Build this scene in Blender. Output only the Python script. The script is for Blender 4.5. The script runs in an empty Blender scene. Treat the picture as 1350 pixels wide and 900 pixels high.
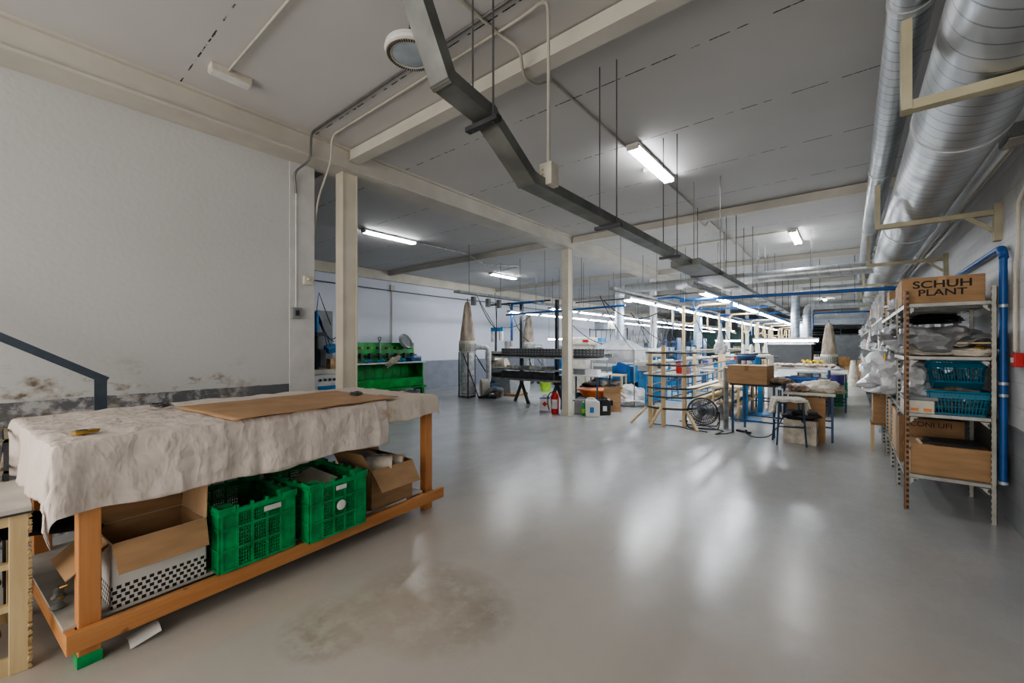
import bpy, bmesh, math, random
from mathutils import Vector, Matrix, Euler, noise
random.seed(7)
PI = math.pi
C = bpy.context.scene.collection
# ---------------------------------------------------------------- materials
def nt(name):
    m = bpy.data.materials.new(name); m.use_nodes = True
    n = m.node_tree; b = n.nodes['Principled BSDF']
    return m, n, b
def L(n, a, ao, b, bi): n.links.new(a.outputs[ao], b.inputs[bi])
def mat(name, col, rough=.6, metal=0., var=.12, scale=6., bump=0., bscale=60., stretch=None, col2=None, spec=.5, contrast=(.35, .65), coord='Object'):
    m, n, b = nt(name)
    tc = n.nodes.new('ShaderNodeTexCoord'); mp = n.nodes.new('ShaderNodeMapping')
    L(n, tc, coord, mp, 'Vector')
    if stretch: mp.inputs['Scale'].default_value = stretch
    no = n.nodes.new('ShaderNodeTexNoise'); no.inputs['Scale'].default_value = scale; no.inputs['Detail'].default_value = 6
    L(n, mp, 'Vector', no, 'Vector')
    cr = n.nodes.new('ShaderNodeValToRGB')
    c2 = col2 or tuple(max(0, c * (1 - var * 2)) for c in col)
    c1 = col if col2 else tuple(min(1, c * (1 + var)) for c in col)
    cr.color_ramp.elements[0].color = (*c2, 1); cr.color_ramp.elements[1].color = (*c1, 1)
    cr.color_ramp.elements[0].position, cr.color_ramp.elements[1].position = contrast
    L(n, no, 'Fac', cr, 'Fac'); L(n, cr, 'Color', b, 'Base Color')
    b.inputs['Roughness'].default_value = rough; b.inputs['Metallic'].default_value = metal
    b.inputs['Specular IOR Level'].default_value = spec
    if bump:
        n2 = n.nodes.new('ShaderNodeTexNoise'); n2.inputs['Scale'].default_value = bscale; n2.inputs['Detail'].default_value = 4
        L(n, mp, 'Vector', n2, 'Vector')
        bp = n.nodes.new('ShaderNodeBump'); bp.inputs['Strength'].default_value = min(1, bump); bp.inputs['Distance'].default_value = .01 if bump < .7 else .022
        L(n, n2, 'Fac', bp, 'Height'); L(n, bp, 'Normal', b, 'Normal')
    return m
def emit(name, col, s):
    m, n, b = nt(name)
    b.inputs['Base Color'].default_value = (*col, 1); b.inputs['Emission Color'].default_value = (*col, 1); b.inputs['Emission Strength'].default_value = s
    return m
def mixnode(n, fac, a, b):
    x = n.nodes.new('ShaderNodeMix'); x.data_type = 'RGBA'
    if fac is not None: n.links.new(fac, x.inputs[0])
    for s, v in ((6, a), (7, b)):
        if hasattr(v, 'links'): n.links.new(v, x.inputs[s])
        else: x.inputs[s].default_value = (*v, 1)
    return x.outputs[2]
def ramp(n, src, p0, p1, c0=(0, 0, 0), c1=(1, 1, 1)):
    r = n.nodes.new('ShaderNodeValToRGB'); e = r.color_ramp.elements
    e[0].position, e[1].position = p0, p1; e[0].color = (*c0, 1); e[1].color = (*c1, 1)
    n.links.new(src, r.inputs[0]); return r.outputs[0]
def noise_n(n, vec, sc, det=5, rough=.5):
    t = n.nodes.new('ShaderNodeTexNoise'); t.inputs['Scale'].default_value = sc; t.inputs['Detail'].default_value = det; t.inputs['Roughness'].default_value = rough
    n.links.new(vec, t.inputs['Vector']); return t.outputs['Fac']
def math_n(n, op, a, b=None):
    t = n.nodes.new('ShaderNodeMath'); t.operation = op
    for i, v in enumerate((a, b)):
        if v is None: continue
        if hasattr(v, 'links'): n.links.new(v, t.inputs[i])
        else: t.inputs[i].default_value = v
    return t.outputs[0]
def objvec(n, scale=None):
    tc = n.nodes.new('ShaderNodeTexCoord')
    if not scale: return tc.outputs['Object']
    mp = n.nodes.new('ShaderNodeMapping'); mp.inputs['Scale'].default_value = scale
    L(n, tc, 'Object', mp, 'Vector'); return mp.outputs[0]

def floor_mat():
    m, n, b = nt('polished_concrete'); v = objvec(n)
    big = noise_n(n, v, .45, 6, .6); mid = noise_n(n, v, 1.6, 3, .5); fine = noise_n(n, v, 28, 2)
    c = mixnode(n, ramp(n, big, .3, .7), (.38, .38, .375), (.46, .46, .455))
    c = mixnode(n, ramp(n, mid, .2, 1.0), c, (.52, .518, .51)); c = mixnode(n, ramp(n, noise_n(n, v, 3.4, 9, .68), .15, 1.0), c, (.60, .60, .595)); c = mixnode(n, ramp(n, noise_n(n, objvec(n, (1.0, .35, 1)), 1.3, 9, .7), .1, .95, (1, 1, 1), (0, 0, 0)), c, (.30, .30, .297))
    c2 = n.nodes.new('ShaderNodeMix'); c2.data_type = 'RGBA'; c2.blend_type = 'MULTIPLY'; c2.inputs[0].default_value = .35
    n.links.new(c, c2.inputs[6]); n.links.new(ramp(n, fine, .25, .75, (.86, .86, .85)), c2.inputs[7]); c = c2.outputs[2]
    # brown dirt patches near the workbench, and a broad sweep mixed to warm beige towards the camera
    sp = n.nodes.new('ShaderNodeSeparateXYZ'); n.links.new(v, sp.inputs[0])
    def spot(cx, cy, rx, ry, th0, th1, sc):
        dx = math_n(n, 'DIVIDE', math_n(n, 'SUBTRACT', sp.outputs[0], cx), rx); dy = math_n(n, 'DIVIDE', math_n(n, 'SUBTRACT', sp.outputs[1], cy), ry)
        d = math_n(n, 'ADD', math_n(n, 'MULTIPLY', dx, dx), math_n(n, 'MULTIPLY', dy, dy))
        f = math_n(n, 'SUBTRACT', 1.0, d)
        k = math_n(n, 'MULTIPLY', ramp(n, f, 0, .6), ramp(n, noise_n(n, v, sc, 8, .7), th0, th1)); return k
    c = mixnode(n, spot(-1.9, 1.6, .55, .45, .33, .52, 7), c, (.13, .10, .07))
    c = mixnode(n, spot(-2.15, 1.15, .3, .3, .38, .6, 10), c, (.18, .145, .10))
    c = mixnode(n, math_n(n, 'MULTIPLY', spot(-1.2, .9, 3.6, 3.4, .0, .6, 1.2), .8), c, (.50, .455, .395))
    # hairline saw cuts
    for ax, pos in ((1, 3.05), (0, -1.35)):
        d = math_n(n, 'ABSOLUTE', math_n(n, 'SUBTRACT', sp.outputs[ax], pos))
        c = mixnode(n, math_n(n, 'MULTIPLY', math_n(n, 'LESS_THAN', d, .004), ramp(n, noise_n(n, v, 2.2), .45, .6)), c, (.42, .41, .39))
    n.links.new(c, b.inputs['Base Color'])
    r = ramp(n, mid, .1, 1.0, (.20, .20, .20), (.30, .30, .30)); n.links.new(r, b.inputs['Roughness'])
    b.inputs['Specular IOR Level'].default_value = .75
    bp = n.nodes.new('ShaderNodeBump'); bp.inputs['Strength'].default_value = .12; bp.inputs['Distance'].default_value = .02
    n.links.new(noise_n(n, v, 5, 4), bp.inputs['Height']); L(n, bp, 'Normal', b, 'Normal')
    return m
def ceil_mat():
    m, n, b = nt('ceiling_panels'); v = objvec(n); sp = n.nodes.new('ShaderNodeSeparateXYZ'); n.links.new(v, sp.inputs[0])
    c = mixnode(n, ramp(n, noise_n(n, v, .8, 5), .3, .7), (.47, .465, .455), (.52, .515, .505))
    y = math_n(n, 'DIVIDE', math_n(n, 'SUBTRACT', sp.outputs[1], 1.02), 1.185)
    fr = math_n(n, 'ABSOLUTE', math_n(n, 'SUBTRACT', math_n(n, 'FRACT', math_n(n, 'ADD', y, 100.5)), .5))
    wob = math_n(n, 'MULTIPLY', noise_n(n, v, 30, 3), .009)
    line = math_n(n, 'LESS_THAN', fr, wob)
    brk = ramp(n, noise_n(n, objvec(n, (5, .01, 1)), 2.2, 3), .45, .5)
    c = mixnode(n, math_n(n, 'MULTIPLY', line, brk), c, (.05, .048, .045))
    n.links.new(c, b.inputs['Base Color']); b.inputs['Roughness'].default_value = .85
    return m
def wall_mat(name, dado, z0, peel=0., base=(.55, .55, .545), grey=(.17, .175, .185), brick=False):
    m, n, b = nt(name); v = objvec(n); sp = n.nodes.new('ShaderNodeSeparateXYZ'); n.links.new(v, sp.inputs[0])
    c = mixnode(n, ramp(n, noise_n(n, v, 1.1, 6), .3, .7), tuple(k * .93 for k in base), base)
    g = mixnode(n, ramp(n, noise_n(n, v, 5, 6), .3, .7), tuple(k * .85 for k in grey), grey)
    hgt = math_n(n, 'ADD', sp.outputs[2], math_n(n, 'MULTIPLY', noise_n(n, v, 9, 4), .02))
    low = math_n(n, 'LESS_THAN', hgt, dado + .01)
    c = mixnode(n, low, c, g)
    if peel:
        band = math_n(n, 'SUBTRACT', 1.0, math_n(n, 'ABSOLUTE', math_n(n, 'DIVIDE', math_n(n, 'SUBTRACT', sp.outputs[2], dado + .04), .30)))
        yb = ramp(n, math_n(n, 'DIVIDE', sp.outputs[1], 4.0), .33, .45, (1, 1, 1), (0, 0, 0))
        pn = noise_n(n, objvec(n, (1, 1, 2.4)), 2.4, 9, .65)
        k = math_n(n, 'MULTIPLY', math_n(n, 'MULTIPLY', ramp(n, band, .0, .7), yb), ramp(n, pn, .52, .60))
        pc = mixnode(n, ramp(n, noise_n(n, v, 14, 6), .35, .65), (.16, .125, .085), (.55, .54, .52))
        c = mixnode(n, k, c, pc)
        k2 = math_n(n, 'MULTIPLY', math_n(n, 'MULTIPLY', low, yb), ramp(n, noise_n(n, v, 10, 9, .7), .48, .6))
        c = mixnode(n, k2, c, (.38, .38, .385))
    bp = n.nodes.new('ShaderNodeBump'); bp.inputs['Strength'].default_value = .25; bp.inputs['Distance'].default_value = .01
    if brick:
        bt = n.nodes.new('ShaderNodeTexBrick'); bt.inputs['Scale'].default_value = 1.0; bt.inputs['Brick Width'].default_value = .4; bt.inputs['Row Height'].default_value = .2; bt.inputs['Mortar Size'].default_value = .006
        mp = n.nodes.new('ShaderNodeCombineXYZ'); n.links.new(sp.outputs[1], mp.inputs[0]); n.links.new(sp.outputs[2], mp.inputs[1]); n.links.new(mp.outputs[0], bt.inputs['Vector'])
        bt.inputs['Color1'].default_value = (1, 1, 1, 1); bt.inputs['Color2'].default_value = (1, 1, 1, 1); bt.inputs['Mortar'].default_value = (0, 0, 0, 1)
        L(n, bt, 'Color', bp, 'Height')
        x = n.nodes.new('ShaderNodeMix'); x.data_type = 'RGBA'; x.blend_type = 'MULTIPLY'; x.inputs[0].default_value = .12
        n.links.new(c, x.inputs[6]); L(n, bt, 'Color', x, 7); c = x.outputs[2]
    else: n.links.new(noise_n(n, v, 25, 4), bp.inputs['Height'])
    L(n, bp, 'Normal', b, 'Normal')
    n.links.new(c, b.inputs['Base Color']); b.inputs['Roughness'].default_value = .75
    return m
def duct_mat(name, axis, rough=.30, col=(.50, .52, .535), period=.115, seam=.5):
    m, n, b = nt(name); v = objvec(n); sp = n.nodes.new('ShaderNodeSeparateXYZ'); n.links.new(v, sp.inputs[0])
    o = [0, 1, 2]; o.remove(axis)
    at = math_n(n, 'ARCTAN2', sp.outputs[o[0]], sp.outputs[o[1]])
    t = math_n(n, 'ADD', math_n(n, 'DIVIDE', sp.outputs[axis], period), math_n(n, 'DIVIDE', at, 2 * PI))
    fr = math_n(n, 'FRACT', math_n(n, 'ADD', t, 100.))
    s = math_n(n, 'LESS_THAN', fr, .09)
    c = mixnode(n, ramp(n, noise_n(n, v, 2.5, 5), .3, .7), tuple(k * .8 for k in col), col)
    c = mixnode(n, s, c, tuple(k * seam for k in col))
    n.links.new(c, b.inputs['Base Color']); b.inputs['Metallic'].default_value = .8
    n.links.new(ramp(n, noise_n(n, v, 6, 4), .3, .7, (rough,) * 3, (rough + .18,) * 3), b.inputs['Roughness'])
    bp = n.nodes.new('ShaderNodeBump'); bp.inputs['Strength'].default_value = .5; bp.inputs['Distance'].default_value = .01
    n.links.new(s, bp.inputs['Height']); L(n, bp, 'Normal', b, 'Normal')
    return m
def wood_mat(name, c1, c2, axis=1, rough=.55):
    m, n, b = nt(name)
    st = [9, 9, 9]; st[axis] = .7
    v = objvec(n, st)
    c = mixnode(n, ramp(n, noise_n(n, v, 2.2, 6, .6), .32, .68), c1, c2)
    kn = ramp(n, noise_n(n, objvec(n), 7, 2), .70, .76)
    c = mixnode(n, kn, c, tuple(k * .35 for k in c1))
    n.links.new(c, b.inputs['Base Color']); b.inputs['Roughness'].default_value = rough
    return m
def perf_mat(name, base, hole, ax, px, pz, fx=.45, fz=.55, metal=.3):
    """real part colour with rows of dark slots printed in (used for perforated angle steel)"""
    m, n, b = nt(name); v = objvec(n); sp = n.nodes.new('ShaderNodeSeparateXYZ'); n.links.new(v, sp.inputs[0])
    def band(o, p, f):
        fr = math_n(n, 'ABSOLUTE', math_n(n, 'SUBTRACT', math_n(n, 'FRACT', math_n(n, 'ADD', math_n(n, 'DIVIDE', o, p), 50.)), .5)); return math_n(n, 'LESS_THAN', fr, f / 2)
    k = band(sp.outputs[ax], px, fx)
    if pz: k = math_n(n, 'MULTIPLY', k, band(sp.outputs[2], pz, fz))
    c = mixnode(n, ramp(n, noise_n(n, v, 7, 6), .35, .65), tuple(q * .7 for q in base), base)
    c = mixnode(n, k, c, hole); n.links.new(c, b.inputs['Base Color'])
    b.inputs['Metallic'].default_value = metal; b.inputs['Roughness'].default_value = .5
    return m
def film_mat(name, col, alpha=.55, rough=.25):
    m, n, b = nt(name); v = objvec(n)
    c = mixnode(n, ramp(n, noise_n(n, v, 5, 6), .35, .65), tuple(k * .72 for k in col), col)
    n.links.new(c, b.inputs['Base Color']); b.inputs['Roughness'].default_value = rough
    bp = n.nodes.new('ShaderNodeBump'); bp.inputs['Strength'].default_value = .7; bp.inputs['Distance'].default_value = .03
    n.links.new(noise_n(n, v, 14, 5), bp.inputs['Height']); L(n, bp, 'Normal', b, 'Normal')
    b.inputs['Alpha'].default_value = alpha
    return m
def check_mat():
    m, n, b = nt('checked_print'); v = objvec(n); sp = n.nodes.new('ShaderNodeSeparateXYZ'); n.links.new(v, sp.inputs[0])
    # black squares in staggered rows with white gaps, on the lowest 9 cm
    s = math_n(n, 'ADD', sp.outputs[0], sp.outputs[1]); row = math_n(n, 'FLOOR', math_n(n, 'DIVIDE', sp.outputs[2], .023))
    u = math_n(n, 'ADD', math_n(n, 'DIVIDE', s, .032), math_n(n, 'MULTIPLY', math_n(n, 'MODULO', row, 2.0), .5))
    fu = math_n(n, 'LESS_THAN', math_n(n, 'FRACT', math_n(n, 'ADD', u, 50.)), .58)
    fz = math_n(n, 'LESS_THAN', math_n(n, 'FRACT', math_n(n, 'DIVIDE', sp.outputs[2], .023)), .72)
    k = math_n(n, 'MULTIPLY', math_n(n, 'MULTIPLY', fu, fz), math_n(n, 'LESS_THAN', sp.outputs[2], .113))
    n.links.new(mixnode(n, k, (.62, .61, .59), (.02, .02, .02)), b.inputs['Base Color']); b.inputs['Roughness'].default_value = .6
    return m

def cloth_mat(name, c1, c2, stain=0.):
    m, n, b = nt(name); v = objvec(n)
    c = mixnode(n, ramp(n, noise_n(n, v, 2.2, 5), .2, .9), c1, c2)
    if stain: c = mixnode(n, math_n(n, 'MULTIPLY', ramp(n, noise_n(n, v, 4.5, 7, .65), .56, .72), stain), c, (.33, .22, .13))
    n.links.new(c, b.inputs['Base Color']); b.inputs['Roughness'].default_value = .92; b.inputs['Specular IOR Level'].default_value = .15
    def ridge(sc, st, w):
        r = math_n(n, 'ABSOLUTE', math_n(n, 'SUBTRACT', noise_n(n, objvec(n, st), sc, 3, .55), .5)); return ramp(n, r, 0, w, (1, 1, 1), (0, 0, 0))
    h = math_n(n, 'ADD', math_n(n, 'MULTIPLY', ridge(2.6, (1.6, .8, .8), .10), .9), math_n(n, 'MULTIPLY', ridge(5.5, (.8, 1.4, .7), .12), .5))
    bp = n.nodes.new('ShaderNodeBump'); bp.inputs['Strength'].default_value = .6; bp.inputs['Distance'].default_value = .012
    n.links.new(h, bp.inputs['Height']); L(n, bp, 'Normal', b, 'Normal'); return m

M = dict(
 floor=floor_mat(), ceil=ceil_mat(),
 wl=wall_mat('wall_near', 1.075, 0, 1, (.50, .505, .50), (.13, .135, .145)), wlf=wall_mat('wall_far', .97, 0, 0, (.68, .70, .77), (.27, .285, .33)), wr=wall_mat('wall_block', .83, 0, 0, (.60, .605, .61), (.24, .25, .26), brick=True),
 wb=wall_mat('wall_rear', .9, 0, 0, (.36, .37, .38), (.2, .2, .21)),
 cream=mat('cream_paint', (.56, .52, .43), .5, var=.05, scale=3), creamw=mat('white_column_paint', (.70, .70, .70), .5, var=.04),
 beam=mat('beam_paint', (.52, .495, .44), .55, var=.06, scale=2),
 galv=mat('galvanised', (.54, .56, .57), .35, .3, var=.15, scale=9), galvd=mat('galvanised_dark', (.30, .315, .31), .45, .35, var=.2, scale=9), tray=mat('tray_steel', (.17, .18, .17), .42, .35, var=.15, scale=5),
 brak=mat('bracket_paint', (.40, .37, .26), .5, var=.06), cond=mat('conduit_grey', (.42, .40, .35), .5, var=.05),
 rod=mat('threaded_rod', (.16, .16, .165), .45, .6), steel=mat('dark_steel', (.07, .072, .078), .45, .5, var=.2), black=mat('black_plastic', (.018, .018, .02), .45), blackcloth=mat('black_cloth', (.012, .012, .014), .85, bump=.3, bscale=90),
 ducty=duct_mat('spiral_duct_long', 1), ductx=duct_mat('spiral_duct_cross', 0, period=.17, seam=.72), ductz=duct_mat('spiral_duct_drop', 2, col=(.52, .58, .66)),
 bluep=mat('blue_pipe_paint', (.015, .10, .33), .4, var=.1), blue=mat('machine_blue', (.03, .20, .43), .42, var=.15, scale=5), blued=mat('dark_blue_steel', (.03, .07, .15), .45, .2, var=.2), bluel=mat('bright_blue', (.02, .20, .48), .4),
 green=mat('crate_green', (.015, .31, .10), .4, var=.18, scale=10), greenm=mat('machine_green', (.012, .30, .045), .4, var=.2, scale=4), lime=mat('lime_plastic', (.35, .62, .05), .4),
 wood=wood_mat('pine', (.46, .20, .07), (.60, .30, .125), 1), woodz=wood_mat('pine_upright', (.46, .20, .07), (.58, .28, .12), 2), woodx=wood_mat('pine_cross', (.46, .20, .07), (.58, .29, .12), 0),
 palez=wood_mat('pale_wood_upright', (.52, .38, .21), (.64, .50, .30), 2), palex=wood_mat('pale_wood', (.58, .43, .24), (.70, .55, .33), 0), frame=wood_mat('yellowed_frame', (.48, .36, .19), (.64, .52, .32), 2),
 board=mat('white_board', (.50, .48, .44), .6, var=.1, scale=5), white=mat('white_enamel', (.66, .66, .65), .45, var=.05), offw=mat('off_white', (.56, .53, .46), .5, var=.1),
 card=mat('cardboard', (.40, .25, .135), .8, var=.08, scale=4, stretch=(1, 1, 5)), cardl=mat('cardboard_light', (.50, .33, .19), .8, var=.08, scale=4), cardd=mat('cardboard_dark', (.27, .165, .09), .85, var=.1),
 cloth=cloth_mat('cotton_cloth', (.60, .53, .485), (.68, .62, .575), .25), clothd=cloth_mat('stained_cloth', (.56, .49, .42), (.64, .58, .52), .8), bag=mat('filter_fabric', (.42, .35, .28), .9, var=.18, scale=5, stretch=(3, 3, .6), bump=.3, bscale=12),
 fleece=mat('fleece', (.62, .58, .50), .95, var=.1, scale=25, bump=.6, bscale=70),
 film=film_mat('clear_film', (.72, .73, .74), .72), filmg=film_mat('grey_film', (.36, .36, .365), .85, .35), filmw=film_mat('white_film', (.80, .81, .83), .9), curtain=film_mat('clear_curtain', (.75, .76, .78), .4),
 teal=mat('teal_plastic', (.012, .17, .27), .35, var=.08), orange=mat('orange_plastic', (.80, .22, .04), .4, var=.1), red=mat('red_enamel', (.48, .015, .015), .35, var=.08), yellow=mat('yellow', (.85, .55, .03), .5),
 perf=perf_mat('slotted_angle', (.48, .48, .43), (.06, .055, .05), 0, .05, .05), perfr=perf_mat('rusty_slotted_angle', (.30, .17, .09), (.05, .03, .02), 0, .05, .05),
 shelf=mat('shelf_steel', (.40, .40, .38), .5, .3, var=.15), chk=check_mat(), rust=mat('brown_stain', (.25, .14, .05), .8),
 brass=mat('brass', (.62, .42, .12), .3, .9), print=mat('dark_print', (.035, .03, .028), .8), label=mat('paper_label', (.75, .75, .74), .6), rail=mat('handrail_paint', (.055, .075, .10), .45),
 tube=emit('fluorescent_tube', (.90, .95, 1.0), 42), tubew=emit('lamp_diffuser', (.97, .98, 1.0), 38), lens=mat('lamp_lens', (.33, .38, .42), .3), hide=mat('leather_scraps', (.42, .32, .24), .8, var=.3, scale=12, col2=(.12, .09, .07)),
 straw=mat('tan_lasts', (.55, .38, .20), .6, var=.25, scale=12), grille=mat('grill_wire', (.30, .26, .17), .5, .5), paper=mat('cream_paper', (.60, .55, .47), .8, var=.15, scale=8), greyplas=mat('grey_plastic', (.22, .23, .24), .5), dim=mat('dim_panel', (.22, .23, .235), .5, var=.08), dark=mat('dark_opening', (.02, .025, .03), .6), jer=mat('jerrycan_plastic', (.66, .66, .62), .45, var=.05), purple=mat('violet_blue', (.08, .07, .30), .45), pink=mat('pink_cloth', (.55, .30, .32), .8, var=.3, scale=30, col2=(.7, .66, .6)))

# ---------------------------------------------------------------- mesh builder
class MB:
    def __init__(s): s.v = []; s.f = []
    def add(s, vs, fs):
        o = len(s.v); s.v += [tuple(x) for x in vs]; s.f += [tuple(o + i for i in f) for f in fs]; return s
    def box(s, x0, x1, y0, y1, z0, z1):
        return s.add([(x, y, z) for z in (z0, z1) for y in (y0, y1) for x in (x0, x1)], [(0, 2, 3, 1), (4, 5, 7, 6), (0, 1, 5, 4), (2, 6, 7, 3), (0, 4, 6, 2), (1, 3, 7, 5)])
    def bx(s, c, d, r=(0, 0, 0)):
        m = Euler(r).to_matrix(); c = Vector(c)
        vs = [c + m @ Vector((x * d[0] / 2, y * d[1] / 2, z * d[2] / 2)) for z in (-1, 1) for y in (-1, 1) for x in (-1, 1)]
        return s.add(vs, [(0, 2, 3, 1), (4, 5, 7, 6), (0, 1, 5, 4), (2, 6, 7, 3), (0, 4, 6, 2), (1, 3, 7, 5)])
    def bar(s, p0, p1, w, h=None, up=(0, 0, 1)):
        p0, p1 = Vector(p0), Vector(p1); d = (p1 - p0).normalized(); u = Vector(up)
        if abs(d.dot(u)) > .95: u = Vector((1, 0, 0))
        a = d.cross(u).normalized(); b = a.cross(d); h = h or w
        vs = [p + a * (i * w / 2) + b * (j * h / 2) for p in (p0, p1) for j in (-1, 1) for i in (-1, 1)]
        return s.add(vs, [(0, 2, 3, 1), (4, 5, 7, 6), (0, 1, 5, 4), (2, 6, 7, 3), (0, 4, 6, 2), (1, 3, 7, 5)])
    def tube(s, pts, r, n=10, closed=False, cap=True):
        pts = [Vector(p) for p in pts]; N = len(pts); rs = r if isinstance(r, (list, tuple)) else [r] * N
        t0 = (pts[1] - pts[0]).normalized(); a = t0.orthogonal().normalized(); vs = []
        for i, p in enumerate(pts):
            if closed: t = (pts[(i + 1) % N] - pts[i - 1]).normalized()
            else: t = (pts[min(i + 1, N - 1)] - pts[max(i - 1, 0)]).normalized()
            a = (a - t * a.dot(t)).normalized(); b = t.cross(a)
            vs += [p + (a * math.cos(2 * PI * k / n) + b * math.sin(2 * PI * k / n)) * rs[i] for k in range(n)]
        fs = []
        for i in range(N if closed else N - 1):
            j = (i + 1) % N
            fs += [(i * n + k, i * n + (k + 1) % n, j * n + (k + 1) % n, j * n + k) for k in range(n)]
        if cap and not closed: fs += [tuple(range(n - 1, -1, -1)), tuple((N - 1) * n + k for k in range(n))]
        return s.add(vs, fs)
    def cyl(s, p0, p1, r, n=14, r2=None): return s.tube([p0, p1], [r, r if r2 is None else r2], n)
    def lathe(s, prof, c=(0, 0, 0), n=20, sx=1, sy=1):
        vs = [(c[0] + r * sx * math.cos(2 * PI * k / n), c[1] + r * sy * math.sin(2 * PI * k / n), c[2] + z) for r, z in prof for k in range(n)]
        fs = [(i * n + k, i * n + (k + 1) % n, (i + 1) * n + (k + 1) % n, (i + 1) * n + k) for i in range(len(prof) - 1) for k in range(n)]
        fs += [tuple(range(n - 1, -1, -1)), tuple((len(prof) - 1) * n + k for k in range(n))]
        return s.add(vs, fs)
    def grid(s, fn, nu, nv):
        vs = [fn(i / nu, j / nv) for i in range(nu + 1) for j in range(nv + 1)]
        return s.add(vs, [(i * (nv + 1) + j, (i + 1) * (nv + 1) + j, (i + 1) * (nv + 1) + j + 1, i * (nv + 1) + j + 1) for i in range(nu) for j in range(nv)])
    def prism(s, poly, z0, z1):
        n = len(poly); return s.add([(x, y, z0) for x, y in poly] + [(x, y, z1) for x, y in poly], [tuple(range(n - 1, -1, -1)), tuple(range(n, 2 * n))] + [(i, (i + 1) % n, n + (i + 1) % n, n + i) for i in range(n)])
    def prof(s, poly, axis, a0, a1):
        """extrude a 2-D outline along axis 'x' or 'y'"""
        n = len(poly)
        f = (lambda p, a: (a, p[0], p[1])) if axis == 'x' else (lambda p, a: (p[0], a, p[1]))
        return s.add([f(p, a0) for p in poly] + [f(p, a1) for p in poly], [tuple(range(n - 1, -1, -1)), tuple(range(n, 2 * n))] + [(i, (i + 1) % n, n + (i + 1) % n, n + i) for i in range(n)])
    def blob(s, c, r, seed=0, amp=.25, sub=3, freq=1.6, flat=True):
        bm = bmesh.new(); bmesh.ops.create_icosphere(bm, subdivisions=sub, radius=1)
        c = Vector(c); o = len(s.v)
        for v in bm.verts:
            d = v.co.copy(); k = 1 + amp * noise.noise(d * freq + Vector((seed * 7.3, seed, 0))) * 2 + amp * .5 * noise.noise(d * freq * 3.1 + Vector((seed, 3, 1)))
            d = Vector((d.x * r[0] * k, d.y * r[1] * k, d.z * r[2] * k))
            if flat and d.z < -r[2] * .75: d.z = -r[2] * .75
            s.v.append(tuple(c + d))
        s.f += [tuple(o + v.index for v in f.verts) for f in bm.faces]; bm.free(); return s
    def build(s, name, m, parent=None, smooth=False, bevel=0, solid=0, kind=None, sub=0, piv=None):
        me = bpy.data.meshes.new(name)
        vs = s.v
        if piv: vs = [(a - piv[0], b - piv[1], c - piv[2]) for a, b, c in s.v]
        me.from_pydata(vs, [], s.f); me.update()
        bm = bmesh.new(); bm.from_mesh(me); bmesh.ops.recalc_face_normals(bm, faces=bm.faces); bm.to_mesh(me); bm.free()
        if smooth:
            me.shade_smooth(); me.set_sharp_from_angle(angle=math.radians(42))
        o = bpy.data.objects.new(name, me); C.objects.link(o); me.materials.append(M[m] if isinstance(m, str) else m)
        if piv: o.location = piv
        if parent: o.parent = parent
        if kind: o['kind'] = kind
        if bevel:
            b = o.modifiers.new('b', 'BEVEL'); b.width = bevel; b.segments = 2; b.limit_method = 'ANGLE'
        if solid:
            b = o.modifiers.new('s', 'SOLIDIFY'); b.thickness = solid; b.offset = 0
        if sub:
            b = o.modifiers.new('u', 'SUBSURF'); b.levels = b.render_levels = sub
        return o
def tag(o, label, cat, group=None):
    o['label'] = label; o['category'] = cat
    if group: o['group'] = group
    return o
def thing(name, label, cat, loc=(0, 0, 0), rz=0, group=None):
    o = bpy.data.objects.new(name, None); C.objects.link(o); o.empty_display_size = .05
    o.location = loc; o.rotation_euler = (0, 0, rz); return tag(o, label, cat, group)
def copy_tree(root, loc, rz=None, label=None, group=None, scale=None):
    r = root.copy(); C.objects.link(r); r.location = loc
    if rz is not None: r.rotation_euler = (0, 0, rz)
    if scale: r.scale = scale
    if label: r['label'] = label
    if group: r['group'] = group
    for ch in list(root.children):
        c = ch.copy(); C.objects.link(c); c.parent = r
        for g in list(ch.children):
            d = g.copy(); C.objects.link(d); d.parent = c
    return r
def arc(c, r, a0, a1, n, plane='xz'):
    out = []
    for i in range(n + 1):
        a = a0 + (a1 - a0) * i / n; u, w = r * math.cos(a), r * math.sin(a)
        out.append((c[0] + u, c[1], c[2] + w) if plane == 'xz' else (c[0], c[1] + u, c[2] + w) if plane == 'yz' else (c[0] + u, c[1] + w, c[2]))
    return out
def rounded(pts, r, n=5):
    """polyline with rounded corners"""
    pts = [Vector(p) for p in pts]; out = [pts[0]]
    for i in range(1, len(pts) - 1):
        a, b, c = pts[i - 1], pts[i], pts[i + 1]; d1 = (a - b); d2 = (c - b); k = min(r, d1.length * .45, d2.length * .45)
        p, q = b + d1.normalized() * k, b + d2.normalized() * k
        for j in range(n + 1):
            t = j / n; out.append((p * (1 - t) + b * t) * (1 - t) + (b * (1 - t) + q * t) * t)
    out.append(pts[-1]); return out
def sag(p0, p1, drop, n=12):
    p0, p1 = Vector(p0), Vector(p1); return [p0.lerp(p1, i / n) - Vector((0, 0, drop * 4 * (i / n) * (1 - i / n))) for i in range(n + 1)]
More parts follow.
